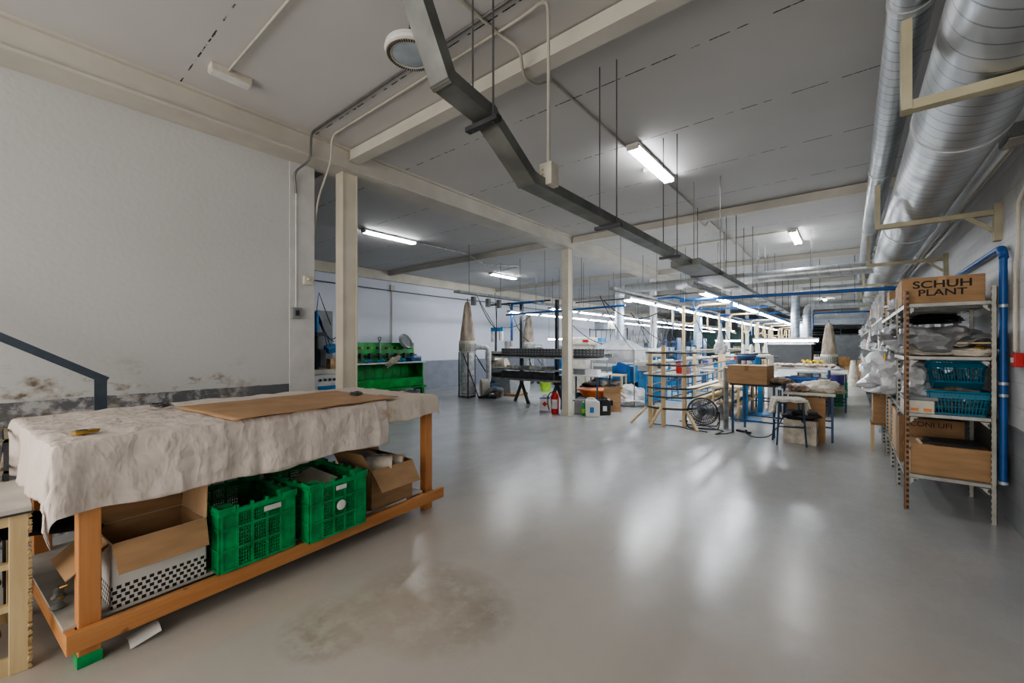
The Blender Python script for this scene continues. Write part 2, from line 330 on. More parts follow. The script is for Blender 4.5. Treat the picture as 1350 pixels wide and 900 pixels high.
def text_part(s, size, loc, rot, m, parent, name='printed_text', bold=0):
    cu = bpy.data.curves.new(name, 'FONT'); cu.body = s; cu.size = size; cu.align_x = 'CENTER'; cu.align_y = 'CENTER'; cu.offset = bold; cu.extrude = .0006
    t = bpy.data.objects.new(name + '_src', cu); C.objects.link(t); bpy.context.view_layer.update()
    me = bpy.data.meshes.new_from_object(t.evaluated_get(bpy.context.evaluated_depsgraph_get())); bpy.data.objects.remove(t)
    o = bpy.data.objects.new(name, me); C.objects.link(o); me.materials.clear(); me.materials.append(M[m]); o.location = loc; o.rotation_euler = rot; o.parent = parent
    return o
# ================================================================ camera
cam = bpy.data.cameras.new('camera'); co = bpy.data.objects.new('camera', cam); C.objects.link(co)
cam.sensor_width = 36; cam.lens = 551 / 1350 * 36; cam.clip_start = .02; cam.clip_end = 200; cam.shift_y = 5 / 1350
co.location = (0, 0, 1.5); co.rotation_euler = (PI / 2, 0, math.atan(445 / 551)); bpy.context.scene.camera = co
# ================================================================ setting
ZC = 3.80; YB = 36.0; Y0 = -4.0
def st(name, mb, m, **k): return mb.build(name, m, kind='structure', **k)
st('floor', MB().box(-11.5, 1.25, Y0, YB + .2, -.1, 0), 'floor')
st('ceiling', MB().box(-11.5, 1.25, Y0, YB + .2, ZC, ZC + .15), 'ceil')
st('wall_right', MB().box(1.05, 1.25, Y0, YB, 0, ZC), 'wr')
st('wall_left_near', MB().box(-5.1, -4.85, Y0, 2.33, 0, 3.57), 'wl')
st('trim_3', MB().box(-5.12, -4.835, 2.06, 2.335, 0, 3.56), mat('wall_end_pilaster', (.52, .52, .515), .6, var=.04))
st('wall_left_far', MB().box(-11.5, -11.3, Y0, YB, 0, ZC), 'wlf')
st('wall_left_rear', MB().box(-11.3, -5.1, Y0, Y0 + .15, 0, ZC), 'wlf')
st('wall_back', MB().box(-11.5, 1.25, YB, YB + .2, 0, ZC), 'wb')
st('trim_4', MB().box(-11.3, -11.18, Y0 + .15, YB, 3.52, ZC), 'cream')
# long I-beam over the column line
b = MB(); b.box(-4.86, -4.58, Y0, YB, 3.575, 3.78); b.box(-4.9, -4.54, Y0, YB, 3.55, 3.575); b.box(-4.9, -4.54, Y0, YB, 3.775, 3.80)
o = st('trim_1', b, 'beam'); o['label'] = 'long cream steel beam carried by the columns'; o['category'] = 'beam'
for k in range(7):
    y = 2.67 + 5.07 * k
    b = MB(); b.box(-4.56, 1.05, y - .05, y + .05, 3.665, 3.79); b.box(-4.56, 1.05, y - .07, y + .07, 3.655, 3.668)
    st('trim_2', b, 'beam')
    b = MB(); b.box(-11.2, -4.88, y - .05, y + .05, 3.665, 3.80); st('trim_5', b, 'beam')
    # H columns
    c = MB().box(-4.80, -4.64, y - .095, y - .08, 0, 3.56).box(-4.80, -4.64, y + .08, y + .095, 0, 3.56).box(-4.785, -4.655, y - .082, y + .082, 0, 3.56)
    c.box(-4.83, -4.61, y - .12, y + .12, 0, .012)
    st('trim_6', c, 'cream' if k < 2 else 'creamw')

# ================================================================ overhead: round lamp, emergency lamp, conduits
t = thing('high_bay_lamp', 'round white high bay lamp, switched off, close under the ceiling', 'lamp', (-2.36, 1.81, 3.60))
MB().lathe([(.06, -.03), (.17, -.04), (.178, -.07), (.165, -.085)], n=40).build('housing', 'white', t, smooth=True)
MB().lathe([(.168, -.083), (.168, -.1), (.13, -.1), (.13, -.083)], n=40).build('bezel', 'offw', t, smooth=True)
f = MB()
for k in range(60):
    a = 2 * PI * k / 60; f.bx((.15 * math.cos(a), .15 * math.sin(a), -.101), (.022, .008, .004), (0, 0, a))
f.build('cooling_slots', 'black', t)
MB().lathe([(.13, -.094), (.12, -.099), (.01, -.1)], n=40).build('lens', 'lens', t, smooth=True)
MB().cyl((0, 0, 0), (0, 0, .2), .015).build('stem', 'steel', t)
t = thing('emergency_light', 'small white rectangular emergency light on the ceiling above the draped workbench', 'light', (-4.06, 1.25, 3.80))
MB().box(-.05, .05, -.15, .15, -.06, 0).build('housing', 'offw', t, bevel=.006); MB().box(-.042, .042, -.14, .14, -.068, -.058).build('diffuser', 'white', t)
def pipe(name, pts, r, m, label, cat, group=None, n=8, clips=0):
    o = tag(MB().tube(pts, r, n).build(name, m, smooth=True), label, cat, group); return o
pipe('conduit', rounded([(-4.0, 1.22, 3.775), (1.0, 1.22, 3.775)], .01), .010, 'cond', 'thin ceiling conduit running out to the small emergency light', 'conduit')
pipe('cable', rounded([(1.0, 2.14, 3.785), (-4.50, 2.14, 3.785), (-4.52, 2.14, 3.5), (-4.80, 2.09, 3.42), (-4.82, 2.12, 3.2)], .08), .012, 'rod', 'dark cable along a ceiling joint that drops onto the end of the near left wall', 'cable')
pipe('cable', [(-4.82, 2.12, 3.2), (-4.82, 2.12, 1.9)], .006, 'white', 'thin white cable down the wall end to the small grey box', 'cable')
pipe('conduit', rounded([(-4.95, 2.38, 2.8), (-4.80, 2.36, 3.2), (-4.45, 2.34, 3.55), (-4.40, 2.31, 3.785), (-1.75, 2.31, 3.785), (-1.5, 2.22, 3.72), (-1.48, 2.2, 3.5), (-1.48, 2.2, 2.64)], .12), .011, 'cond', 'cream conduit looping off the ceiling down to the white box on the cable tray', 'conduit')
pipe('conduit', rounded([(-2.0, .9, 3.78), (-2.0, 2.35, 3.78), (-1.9, 2.45, 3.7), (-2.0, 2.62, 3.6), (-2.02, 2.85, 3.66), (-2.0, 3.0, 3.78), (-2.0, 7.3, 3.78), (-2.0, 7.6, 3.62), (-2.0, 7.95, 3.62), (-2.0, 8.2, 3.78), (-2.0, 12.4, 3.78)], .1), .012, 'cond', 'ceiling conduit ducking under the cross beams past the nearest lit lamp', 'conduit')
pipe('conduit', [(-3.6, 9.9, 3.78), (-.9, 9.9, 3.78)], .013, 'cream', 'cross conduit feeding the lit lamp nearest the round ducts', 'conduit')
t = thing('wall_box', 'small grey box on the far left wall above the green bench machine', 'box', (-11.3, 7.9, 3.30)); MB().box(0, .08, -.07, .07, -.1, .1).build('housing', 'offw', t, bevel=.01); MB().cyl((.03, 0, -.1), (.03, 0, -2.2), .016, 8).build('conduit', 'cream', t)
pipe('conduit', rounded([(-7.45, 5.8, 3.77), (-7.4, 7.4, 3.77), (-7.4, 8.0, 3.6), (-7.4, 9.5, 3.77), (-8.8, 9.8, 3.77)], .1), .013, 'galv', 'conduit joining the two ceiling lamps of the left bay', 'conduit')
pipe('wall_cable', sag((-11.22, 5.0, 3.26), (-11.22, 12.5, 3.22), .03) + sag((-11.22, 12.6, 3.22), (-11.22, 20, 3.2), .05), .018, 'rod', 'dark cable strung along the far left wall', 'cable')
t = thing('junction_box', 'small dark grey switch box low on the end of the near left wall', 'switch box', (-4.835, 2.12, 1.86)); MB().box(0, .05, -.05, .05, -.06, .06).build('housing', 'greyplas', t, bevel=.004); MB().box(.05, .056, -.02, .02, -.03, .03).build('button', 'steel', t)
t = thing('wall_socket', 'small white wall box on the end of the near left wall, beside the passage', 'socket', (-4.835, 2.25, 2.24)); MB().box(0, .04, -.05, .05, -.05, .05).build('housing', 'offw', t, bevel=.004); MB().lathe([(.02, 0), (.02, .02)], (.04, 0, 0), 12).build('plug', 'offw', t)
# ---------------------------------------------------------------- ceiling batten lamps
def lamp(label, x, y, ln=1.25, z=3.79, proto=[None], group=None, rot=0, bright='tube'):
    if proto[0] is None:
        t = thing('ceiling_lamp', label, 'lamp', (x, y, z), rot, group)
        MB().prof([(-.075, 0), (.075, 0), (.07, -.03), (-.07, -.03)], 'y', -.64, .64).build('housing', 'white', t)
        for s in (-1, 1): MB().tube([(s * .04, -.6, -.05), (s * .04, .6, -.05)], .02, 10).build('tube', 'tubew', t, smooth=True)
        for s in (-1, 1): MB().bx((0, s * .62, -.04), (.14, .03, .05)).build('end_cap', 'offw', t)
        proto[0] = t; return t
    return copy_tree(proto[0], (x, y, z), rot, label, group)
lamp('lit twin tube ceiling lamp nearest the camera, beside the hanging cable tray', -1.92, 5.18)
lamp('lit twin tube ceiling lamp in front of the round ducts, second bay', -.88, 10.5)
lamp('distant small lit ceiling lamp above the aisle', -.95, 25.6)
lamp('nearest lit ceiling lamp in the left bay, above the green bench machine', -7.46, 5.2)
lamp('lit ceiling lamp in the left bay behind the nearest one', -8.8, 10.45)
lamp('lit ceiling lamp in the far part of the left bay', -8.8, 20.0)
lamp('lit ceiling lamp in the left bay toward the back wall', -8.8, 29.0)
t = thing('connection_box', 'small white connection box on the ceiling beside the nearest lit lamp', 'box', (-2.04, 5.35, 3.80)); MB().box(-.05, .05, -.05, .05, -.05, 0).build('housing', 'offw', t)
# ---------------------------------------------------------------- main cable tray with its hangers
t = thing('cable_tray', 'grey steel cable tray stepping down from the ceiling and running the length of the hall', 'cable tray')
def tr(pts, w, h, xc):
    b = MB()
    P = [Vector((xc, y, z)) for y, z in pts]; N = len(P); vs = []
    for i, p in enumerate(P):
        d = ((P[i] - P[i - 1]).normalized() if i else (P[1] - P[0]).normalized()); e = ((P[i + 1] - P[i]).normalized() if i < N - 1 else d); m_ = (d + e).normalized()
        u = Vector((0, -m_.z, m_.y)); k = 1 / max(.5, m_.dot(d))
        for a, c in ((-1, -1), (1, -1), (1, 1), (-1, 1)): vs.append(p + Vector((a * w / 2, 0, 0)) + u * (c * h / 2 * k))
    fs = [(i * 4 + k, i * 4 + (k + 1) % 4, i * 4 + 4 + (k + 1) % 4, i * 4 + 4 + k) for i in range(N - 1) for k in range(4)] + [(0, 3, 2, 1), (N * 4 - 4, N * 4 - 3, N * 4 - 2, N * 4 - 1)]
    return b.add(vs, fs)
tr([(.84, 3.74), (1.37, 2.785), (1.67, 2.745), (2.05, 2.51), (5.3, 2.51)], .125, .065, -1.535).build('trunking', 'tray', t)
tr([(5.25, 2.50), (8.2, 2.50)], .34, .075, -1.55).build('wide_trunking', 'tray', t)
tr([(8.15, 2.53), (26, 2.55)], .18, .06, -1.53).build('trunking', 'galvd', t)
for y, z in ((1.37, 2.785), (1.67, 2.745), (2.05, 2.51)):
    MB().bx((-1.535, y, z), (.130, .03, .070), (-.5, 0, 0)).build('joint_sleeve', 'tray', t)
for k in range(13):
    y = 1.65 if k == 0 else 3.15 + 1.52 * (k - 1); z = 2.70 if k == 0 else 2.48; w = .075 if y < 5.2 or y > 7.6 else .17
    for s in (-1, 1): MB().cyl((-1.535 + s * w, y, z - .03), (-1.535 + s * w, y, 3.8), .0055, 6).build('threaded_rod', 'rod', t)
    MB().bx((-1.535, y, z - .012), (w * 2 + .08, .04, .025)).build('support_bracket', 'steel', t)
t = thing('junction_box', 'white junction box hanging against the cable tray at the bottom of a conduit', 'junction box', (-1.475, 2.2, 2.57)); MB().box(-.045, .045, -.045, .045, -.07, .07).build('housing', 'offw', t, bevel=.005); b = MB()
for z in (-.03, 0, .03): b.cyl((-.02, -.045, z), (-.02, -.055, z), .009, 8)
b.build('gland', 'offw', t)
# ---------------------------------------------------------------- rails with light battens
def rail(x, y0, y1, z, w, label, group):
    t = thing('light_rail', label, 'rail', (x, y0, z), 0, group)
    MB().box(-w / 2, w / 2, 0, y1 - y0, 0, .055).build('channel', 'galvd', t)
    y = y0 + .4
    while y < y1:
        MB().cyl((0, y - y0, .05), (0, y - y0, 3.8 - z), .005, 6).build('threaded_rod', 'rod', t); y += 1.9
    return t
rail(-1.98, 7.0, 27, 2.47, .1, 'galvanised rail above the lamp row nearest the aisle', 'rails')
rail(-3.35, 7.0, 30, 2.50, .1, 'galvanised rail above the second lamp row from the aisle', 'rails')
rail(-5.76, 8.0, 31, 2.47, .1, 'galvanised rail above the third lamp row from the aisle', 'rails')
rail(-6.75, 6.4, 32, 2.66, .16, 'galvanised cable rail over the left bay machines, starting closest to the camera', 'rails')
def batten_row(x, y0, n, z, pitch, label, grp, single=False, proto={}):
    for k in range(n):
        lb = label if k else label.replace('one of the', 'nearest of the')
        key = single
        if key not in proto:
            t = thing('batten_lamp', lb, 'lamp', (x, y0, z), 0, None if k == 0 else grp); proto[key] = t
            MB().prof([(-.06, .05), (.06, .05), (.05, .012), (-.05, .012)], 'y', 0, 1.32).build('housing', 'galv', t)
            for s in ((0,) if single else (-1, 1)): MB().tube([(s * .032, .04, 0), (s * .032, 1.28, 0)], .019, 8).build('tube', 'tube', t, smooth=True)
            for yy in (.02, 1.3): MB().bx((0, yy, .01), (.11, .03, .05)).build('end_cap', 'white', t)
        else:
            t = copy_tree(proto[key], (x, y0 + pitch * k, z), 0, lb, grp)
            if k == 0 and 'group' in t: del t['group']
batten_row(-1.98, 7.62, 12, 2.40, 1.42, 'one of the lit tube lamps in the row nearest the aisle', 'lamps of the row nearest the aisle')
batten_row(-3.35, 7.70, 15, 2.40, 1.42, 'one of the lit tube lamps in the second row from the aisle', 'lamps of the second row')
batten_row(-5.76, 8.60, 15, 2.40, 1.42, 'one of the lit tube lamps in the third row from the aisle', 'lamps of the third row', True)
batten_row(-6.85, 8.33, 15, 2.36, 1.42, 'one of the lit tube lamps in the fourth row, furthest from the aisle', 'lamps of the fourth row', True)
t = thing('batten_lamp', 'long lit tube lamp hung crosswise over the grey hood beside the aisle', 'lamp', (-1.12, 11.0, 1.60)); MB().box(-.62, .62, -.04, .04, .02, .06).build('housing', 'white', t); MB().tube([(-.6, 0, 0), (.6, 0, 0)], .024, 8).build('tube', 'tube', t, smooth=True)
for s in (-.5, .5): MB().cyl((s, 0, .06), (s, 0, 2.2), .004, 5).build('hanging_wire', 'rod', t)
t = thing('batten_lamp', 'short lit tube lamp over the machines right behind the near free-standing column', 'lamp', (-8.2, 12.8, 1.72)); MB().box(-.45, .45, -.04, .04, .02, .06).build('housing', 'white', t); MB().tube([(-.42, 0, 0), (.42, 0, 0)], .02, 8).build('tube', 'tube', t, smooth=True)
for s in (-.4, .4): MB().cyl((s, 0, .06), (s, 0, 2.08), .004, 5).build('hanging_wire', 'rod', t)
t = thing('batten_lamp', 'short lit tube lamp above the dark green curtain', 'lamp', (-3.6, 17.5, 1.66)); MB().box(-.45, .45, -.04, .04, .02, .06).build('housing', 'white', t); MB().tube([(-.42, 0, 0), (.42, 0, 0)], .02, 8).build('tube', 'tube', t, smooth=True)
for s in (-.4, .4): MB().cyl((s, 0, .06), (s, 0, 2.14), .004, 5).build('hanging_wire', 'rod', t)

# ---------------------------------------------------------------- loose ceiling rods (hangers of services, seen all through the hall)
rods = [(-7.6, 8.9), (-7.6, 10.6), (-7.9, 12), (-5.2, 9.2), (-4.1, 10.4), (-3.0, 10.2), (-2.3, 10.2), (-.6, 10.2), (-.6, 13.4), (.1, 13.4), (-2.6, 12.4), (-3.9, 12.8), (-3.0, 15), (-2.2, 16.5), (-1.0, 16.8), (-.2, 18), (-6.3, 13), (-5.5, 15), (-2.7, 19), (-1.3, 20.5), (-4.3, 18.2), (-6.9, 17), (-8.6, 15)]
pr_ = None
for i, (x, y) in enumerate(rods):
    if pr_ is None:
        pr_ = tag(MB().cyl((0, 0, 0), (0, 0, 1.25), .006, 6).build('threaded_rod', 'rod'), 'thin dark threaded rod hanging from the ceiling', 'rod', 'hanging rods'); pr_.name = 'hanging_rod'; r_ = pr_
    else: r_ = pr_.copy(); C.objects.link(r_)
    r_.location = (x, y, 2.55)

# ---------------------------------------------------------------- round ducts
def duct(name, label, axis, p, ln, r, m, joints=(), n=48, cat='duct'):
    t = thing(name, label, cat, p)
    d = [0, 0, 0]; d[axis] = ln
    b = MB().tube([(0, 0, 0), tuple(d)], r, n); b.build('duct_shell', m, t, smooth=True)
    for j in joints:
        q = [0, 0, 0]; q[axis] = j; q2 = list(q); q2[axis] = j + .05
        MB().tube([tuple(q), tuple(q2)], r + .008, n).build('joint_collar', 'galv', t, smooth=True)
    return t
duct('ventilation_duct', 'large round galvanised duct on brackets along the right wall', 1, (.555, -1.5, 2.95), 31.5, .235, 'ducty', [1.5 + k * 3 + .8 for k in range(9)])
duct('ventilation_duct', 'slimmer round galvanised duct between the ceiling and the large wall duct', 1, (.275, -1.5, 3.46), 26, .105, 'ducty', [1.5 + k * 3 + .2 for k in range(8)])
def branch(label, x0, y, z, x1, r, zdrop, zend=None):
    t = thing('branch_duct', label, 'duct', (x1, y, z))
    MB().tube([(r * 1.6, 0, 0), (x0 - x1, 0, 0)], r, 32).build('horizontal_run', 'ductx', t, smooth=True)
    e = [(r * 1.6, 0, 0)] + [(r * 1.6 - r * 1.6 * math.sin(a), 0, -r * 1.6 * (1 - math.cos(a))) for a in [PI / 2 * k / 8 for k in range(1, 9)]]
    MB().tube(e, r * 1.03, 32).build('elbow', 'galv', t, smooth=True)
    MB().tube([(0, 0, -r * 1.6), (0, 0, zdrop - z)], r, 32).build('vertical_drop', 'ductz', t, smooth=True)
    MB().tube([(x0 - x1 - .9, 0, 0), (x0 - x1 - .84, 0, 0)], r + .01, 32).build('joint_collar', 'galv', t, smooth=True)
    return t
branch('galvanised branch duct crossing the hall and dropping to the clear canopy', .40, 10.15, 2.94, -4.62, .115, 1.62)
branch('galvanised branch duct dropping behind the cross lamp over the grey hood', .40, 13.5, 2.94, -1.13, .10, 1.45)
branch('shorter galvanised branch duct dropping near the hanging filter bag', .40, 17.6, 2.85, -1.12, .13, 1.5)
branch('distant galvanised branch duct near the end of the aisle', .40, 23.0, 2.85, -1.6, .16, 1.4)
t = thing('extraction_duct', 'bluish galvanised vertical duct between the white columns', 'duct', (-3.9, 14.6, 1.5)); MB().tube([(0, 0, 0), (0, 0, 1.3)], .13, 28).build('duct_shell', 'ductz', t, smooth=True); MB().tube([(0, 0, 1.3), (0, .1, 1.5), (0, .5, 1.6), (0, 2, 1.6)], .13, 28).build('elbow', 'galv', t, smooth=True)
t = thing('rectangular_duct', 'flat grey duct spanning the hall near the back', 'duct', (-1.5, 27, 2.55)); MB().box(-3.5, 2.4, -.2, .2, 0, .3).build('duct_shell', 'galv', t); MB().box(-3.5, 2.4, -.23, -.2, .28, .32).build('flange', 'galvd', t)
t = thing('rectangular_duct', 'flat bluish duct spanning the hall in front of the dark far openings', 'duct', (-1.5, 24.5, 2.5)); MB().box(-1, 2.4, -.2, .2, 0, .28).build('duct_shell', 'ductz', t); MB().box(-1, 2.4, -.23, -.2, .26, .3).build('flange', 'galvd', t)
# wall brackets
for k, y in enumerate((2.87, 5.62, 8.2, 10.9, 13.6, 16.3, 19.0)):
    lb = ['cream steel bracket under the ducts closest to the camera', 'cream steel bracket under the ducts, second from the camera, above the printed carton', 'cream steel bracket under the ducts, third from the camera'][k] if k < 3 else 'cream steel bracket further down the duct line'
    if k == 0:
        t = br = thing('duct_bracket', lb, 'bracket', (.2, y, 2.71))
        MB().box(0, .82, -.03, .03, -.045, .0).build('arm', 'brak', t); MB().box(0, .04, -.04, .04, -.045, .40).build('end_post', 'brak', t)
        MB().box(.80, .85, -.04, .04, -.28, .05).build('wall_plate', 'brak', t); MB().bar((.62, 0, -.02), (.82, 0, -.2), .03, .03, (0, 1, 0)).build('strut', 'brak', t)
    else:
        t = copy_tree(br, (.2, y, 2.71), 0, lb, 'duct brackets' if k > 2 else None)
# ---------------------------------------------------------------- compressed air pipes
t = thing('air_pipe', 'blue compressed air pipe dropping beside the near slotted rack and running along the wall', 'pipe', (1.0, 5.3, .33))
MB().tube([(0, 0, 0), (0, 0, 1.95)], .025, 14).build('drop_pipe', 'bluep', t, smooth=True)
MB().tube(rounded([(0, .03, 1.98), (0, .1, 2.0), (0, 24, 2.0)], .03), .022, 12).build('wall_run', 'bluep', t, smooth=True)
MB().tube([(0, -.02, 1.9), (0, .06, 1.99)], .030, 14).build('elbow', 'bluep', t, smooth=True)
for z in (.02, .75, .85, 1.5): MB().cyl((0, 0, z - .012), (0, 0, z + .012), .031, 14).build('pipe_clip', 'galv', t, smooth=True)
t = thing('air_pipe', 'blue compressed air pipe crossing the hall in front of the lamp rows', 'pipe', (-2.35, 7.9, 2.32))
MB().tube([(0, 0, 0), (3.3, .05, -.02)], .026, 12).build('pipe_run', 'bluep', t, smooth=True)
MB().tube(rounded([(0, 0, .02), (0, .3, .02), (-.25, .3, .1), (-.6, .35, .1)], .06), .02, 10).build('return_loop', 'bluep', t, smooth=True)
MB().bx((-.02, 0, 0), (.09, .07, .07)).build('valve', 'bluep', t, bevel=.008)
MB().tube(rounded([(.15, .02, 0), (.15, .05, -.12), (.2, .05, -.2), (.28, .05, -.12)], .05), .012, 8).build('hose_tail', 'bluep', t, smooth=True)
pipe('air_pipe', [(-6.6, 7.95, 2.25), (-3.5, 7.95, 2.30)], .022, 'bluep', 'blue air pipe from the near column to the second lamp row', 'pipe')
pipe('air_pipe', [(-5.6, 9.6, 2.62), (-2.3, 9.4, 2.62)], .018, 'rod', 'dark thin pipe crossing just below the branch duct', 'pipe')
for i, (x, y, z, ln) in enumerate([(-3.7, 11.5, 2.42, 2.2), (-3.7, 14.0, 2.42, 2.2), (-3.7, 17.0, 2.42, 2.0), (-3.2, 20.0, 2.42, 1.6), (-.9, 16.2, 2.5, 1.7)]):
    pipe('air_pipe', rounded([(x, y, z - .5), (x, y, z), (x + ln, y, z)], .08), .022, 'bluep', 'blue air branch pipe hanging crosswise above the stitching line', 'pipe', 'cross branches of the air line')
# right wall services
pipe('conduit', rounded([(1.03, 5.12, 1.45), (1.03, 5.12, 2.1), (1.03, 5.05, 2.25), (1.03, 5.05, 2.55), (1.03, 5.05, 2.62), (1.03, 4.6, 2.8)], .05), .013, 'cream', 'cream conduit with a kink rising from the red wall box', 'conduit')
pipe('conduit', [(1.02, 4.0, 3.1), (1.02, 22, 3.1)], .015, 'cream', 'cream conduit along the top of the right wall under the big duct', 'conduit')
t = thing('alarm_box', 'small red alarm box on the right wall beside the blue drop pipe', 'alarm box', (1.05, 5.05, 1.385)); MB().box(-.05, 0, -.055, .055, -.055, .055).build('housing', 'red', t, bevel=.005); MB().box(-.054, -.05, -.03, .03, -.02, .02).build('window', 'white', t)
t = thing('wall_light', 'small grey wall lamp high on the right wall above the printed carton', 'lamp', (1.05, 4.95, 3.12)); MB().box(-.12, 0, -.13, .13, -.05, .06).build('housing', 'greyplas', t, bevel=.01); MB().box(-.11, -.01, -.12, .12, -.062, -.05).build('lens', 'offw', t)
# ================================================================ near left: draped workbench and what is on, in and beside it
RB = math.radians(4.5); BO = (-2.74, .18)
def bw(u, w, z=0):
    return (BO[0] - math.sin(RB) * u - math.cos(RB) * w, BO[1] + math.cos(RB) * u - math.sin(RB) * w, z)
def onb(o):
    o.location = (BO[0], BO[1], 0); o.rotation_euler = (0, 0, RB); return o
wb = thing('workbench', 'long pine trestle workbench draped with white cloth, crates on its low shelf', 'workbench', (BO[0], BO[1], 0), RB)
MB().box(-1.30, -.05, 0.02, 2.36, 1.0, 1.03).build('tabletop', 'board', wb)
for u in (.065, 2.30):
    for w in (.0 if u < 1 else .05, 1.16):
        MB().box(-w - .105, -w - .03, u, u + .08, .0, 1.0).build('leg', 'woodz', wb, bevel=.004)
for u, w in ((.065, 0), (2.30, 0)):
    if u < 1: MB().box(-w - .108, -w - .027, u - .003, u + .083, .0, .055).build('painted_foot', 'green', wb)
MB().box(-.03, .01, .02, 2.44, .10, .19).build('front_rail', 'wood', wb, bevel=.004)
MB().box(-1.30, -1.26, .02, 2.44, .10, .19).build('rear_rail', 'wood', wb, bevel=.004)
for u in (.02, 2.2): MB().box(-1.26, -.03, u, u + .04, .10, .185).build('cross_rail', 'woodx', wb, bevel=.004)
MB().box(-1.27, -.06, 0.02, 2.24, .185, .20).build('shelf_board', 'board', wb, bevel=.002)
for w in (.05, 1.2): MB().box(-w - .03, -w, .1, 2.3, .93, 1.0).build('apron_rail', 'wood', wb)
def drape(name, label, a0, a1, b0, b1, U0, U1, W0, W1, zt, na, nb_, m, seed, cat='cloth', hem=.03, fold=.03):
    def fn(s, t):
        a = a0 + (a1 - a0) * s; b = b0 + (b1 - b0) * t
        hn = noise.noise(Vector((a * 2.3 + seed, 0, 0))) * hem; 
        if t == 0: b -= hn
        ou = max(0, U0 - a) + max(0, a - U1); ow = max(0, W0 - b) + max(0, b - W1)
        su = -1 if a < U0 else 1; sw = -1 if b < W0 else 1
        drop = max(ou, ow) + .35 * min(ou, ow)
        rip = 1.5 * noise.noise(Vector((a * 6.5, seed, b * 1.2))) + 1.1 * noise.noise(Vector((a * 15, seed + 2, b * 2))) + .5 * math.sin(a * 9 + 4 * noise.noise(Vector((a * 2, seed, 0)))); rip2 = math.sin(b * 19 + 2 * noise.noise(Vector((b * 3, seed, 4))))
        fl = lambda o: (.014 * (1 - math.exp(-o * 60)) + .06 * o)
        u = min(max(a, U0), U1) + su * (fl(ou) + (fold * rip2 * min(1, ou / .2) * .5 if ou else 0)) * (1 if ou else 0)
        w = min(max(b, W0), W1) + sw * (fl(ow) + (fold * rip * min(1, ow / .25) * .45 if ow else 0)) * (1 if ow else 0)
        z = zt - max(0, drop - .012) 
        cr = noise.noise(Vector((a * 3, b * 7, seed))) * .007 + abs(noise.noise(Vector((a * 5 + b * 4, b * 13 - a * 2, seed + 4)))) * .014
        if drop <= 0: z += .002 + cr + .003
        else: z -= 0; w -= sw * cr * 1.2 if ow else 0; u += su * cr * 1.2 if ou else 0
        return (-w, u, z)
    o = MB().grid(fn, na, nb_).build(name, m, smooth=True, solid=.003); o.data.shade_smooth(); onb(o); return tag(o, label, cat)
drape('draped_cloth', 'big creased white cloth covering the workbench and hanging down its front', -.30, 1.83, -.30, 1.42, 0.0, 3, .04, 1.30, 1.043, 150, 110, 'cloth', 1.3)
drape('draped_cloth', 'shorter stained cloth on the far end of the workbench with torn hanging strips', 1.5, 2.56, -.13, 1.38, 0.0, 2.40, .05, 1.29, 1.036, 60, 90, 'clothd', 5.1, hem=.06, fold=.045)
# cardboard sheet, wire coils, hinge
c4 = [Vector(p) for p in ((-2.80, .88), (-2.93, 2.12), (-3.84, 2.06), (-3.70, .80))]
def sh(s, t):
    p = (c4[0] * (1 - s) + c4[1] * s) * (1 - t) + (c4[3] * (1 - s) + c4[2] * s) * t
    z = 1.062 + .010 * max(0, (.12 - t)) * 4 * math.sin(s * 3) + .006 * noise.noise(Vector((s * 4, t * 3, 0))) + (.02 * max(0, s - .9) * 5 if t < .3 else 0)
    return (p.x, p.y, z)
t = tag(MB().grid(sh, 26, 16).build('cardboard_sheet', 'card', smooth=True, solid=.006), 'large flat sheet of brown cardboard lying on the draped workbench', 'cardboard')
def coil(label, x, y, r, seed):
    random.seed(seed); b = MB()
    for k in range(9):
        rr = r * random.uniform(.75, 1.05); ox, oy = random.uniform(-.015, .015), random.uniform(-.015, .015)
        b.tube([(ox + rr * math.cos(a), oy + .75 * rr * math.sin(a), .004 + .003 * k * .8 + .004 * math.sin(a * 3 + k)) for a in [2 * PI * i / 22 for i in range(22)]], .0022, 5, closed=True)
    o = b.build('wire_coil', 'steel'); o.location = (x, y, 1.067); return tag(o, label, 'wire')
coil('small tangled wire coil on the far end of the cardboard sheet', -3.35, 1.98, .065, 3)
coil('thin wire coil beside the near back corner of the cardboard sheet', -3.78, .74, .07, 5)
t = thing('brass_block', 'small brass block hinge on the white cloth at the near end of the workbench', 'hinge', (-2.98, .285, 1.060), .25)
MB().box(-.025, .025, -.045, .045, 0, .016).build('plate', 'brass', t, bevel=.002); MB().cyl((.026, -.045, .012), (.026, .045, .012), .006, 10).build('barrel', 'brass', t, smooth=True)
b = MB()
MB().box(-.018, .018, -.03, .005, .016, .019).build('leaf', 'steel', t)

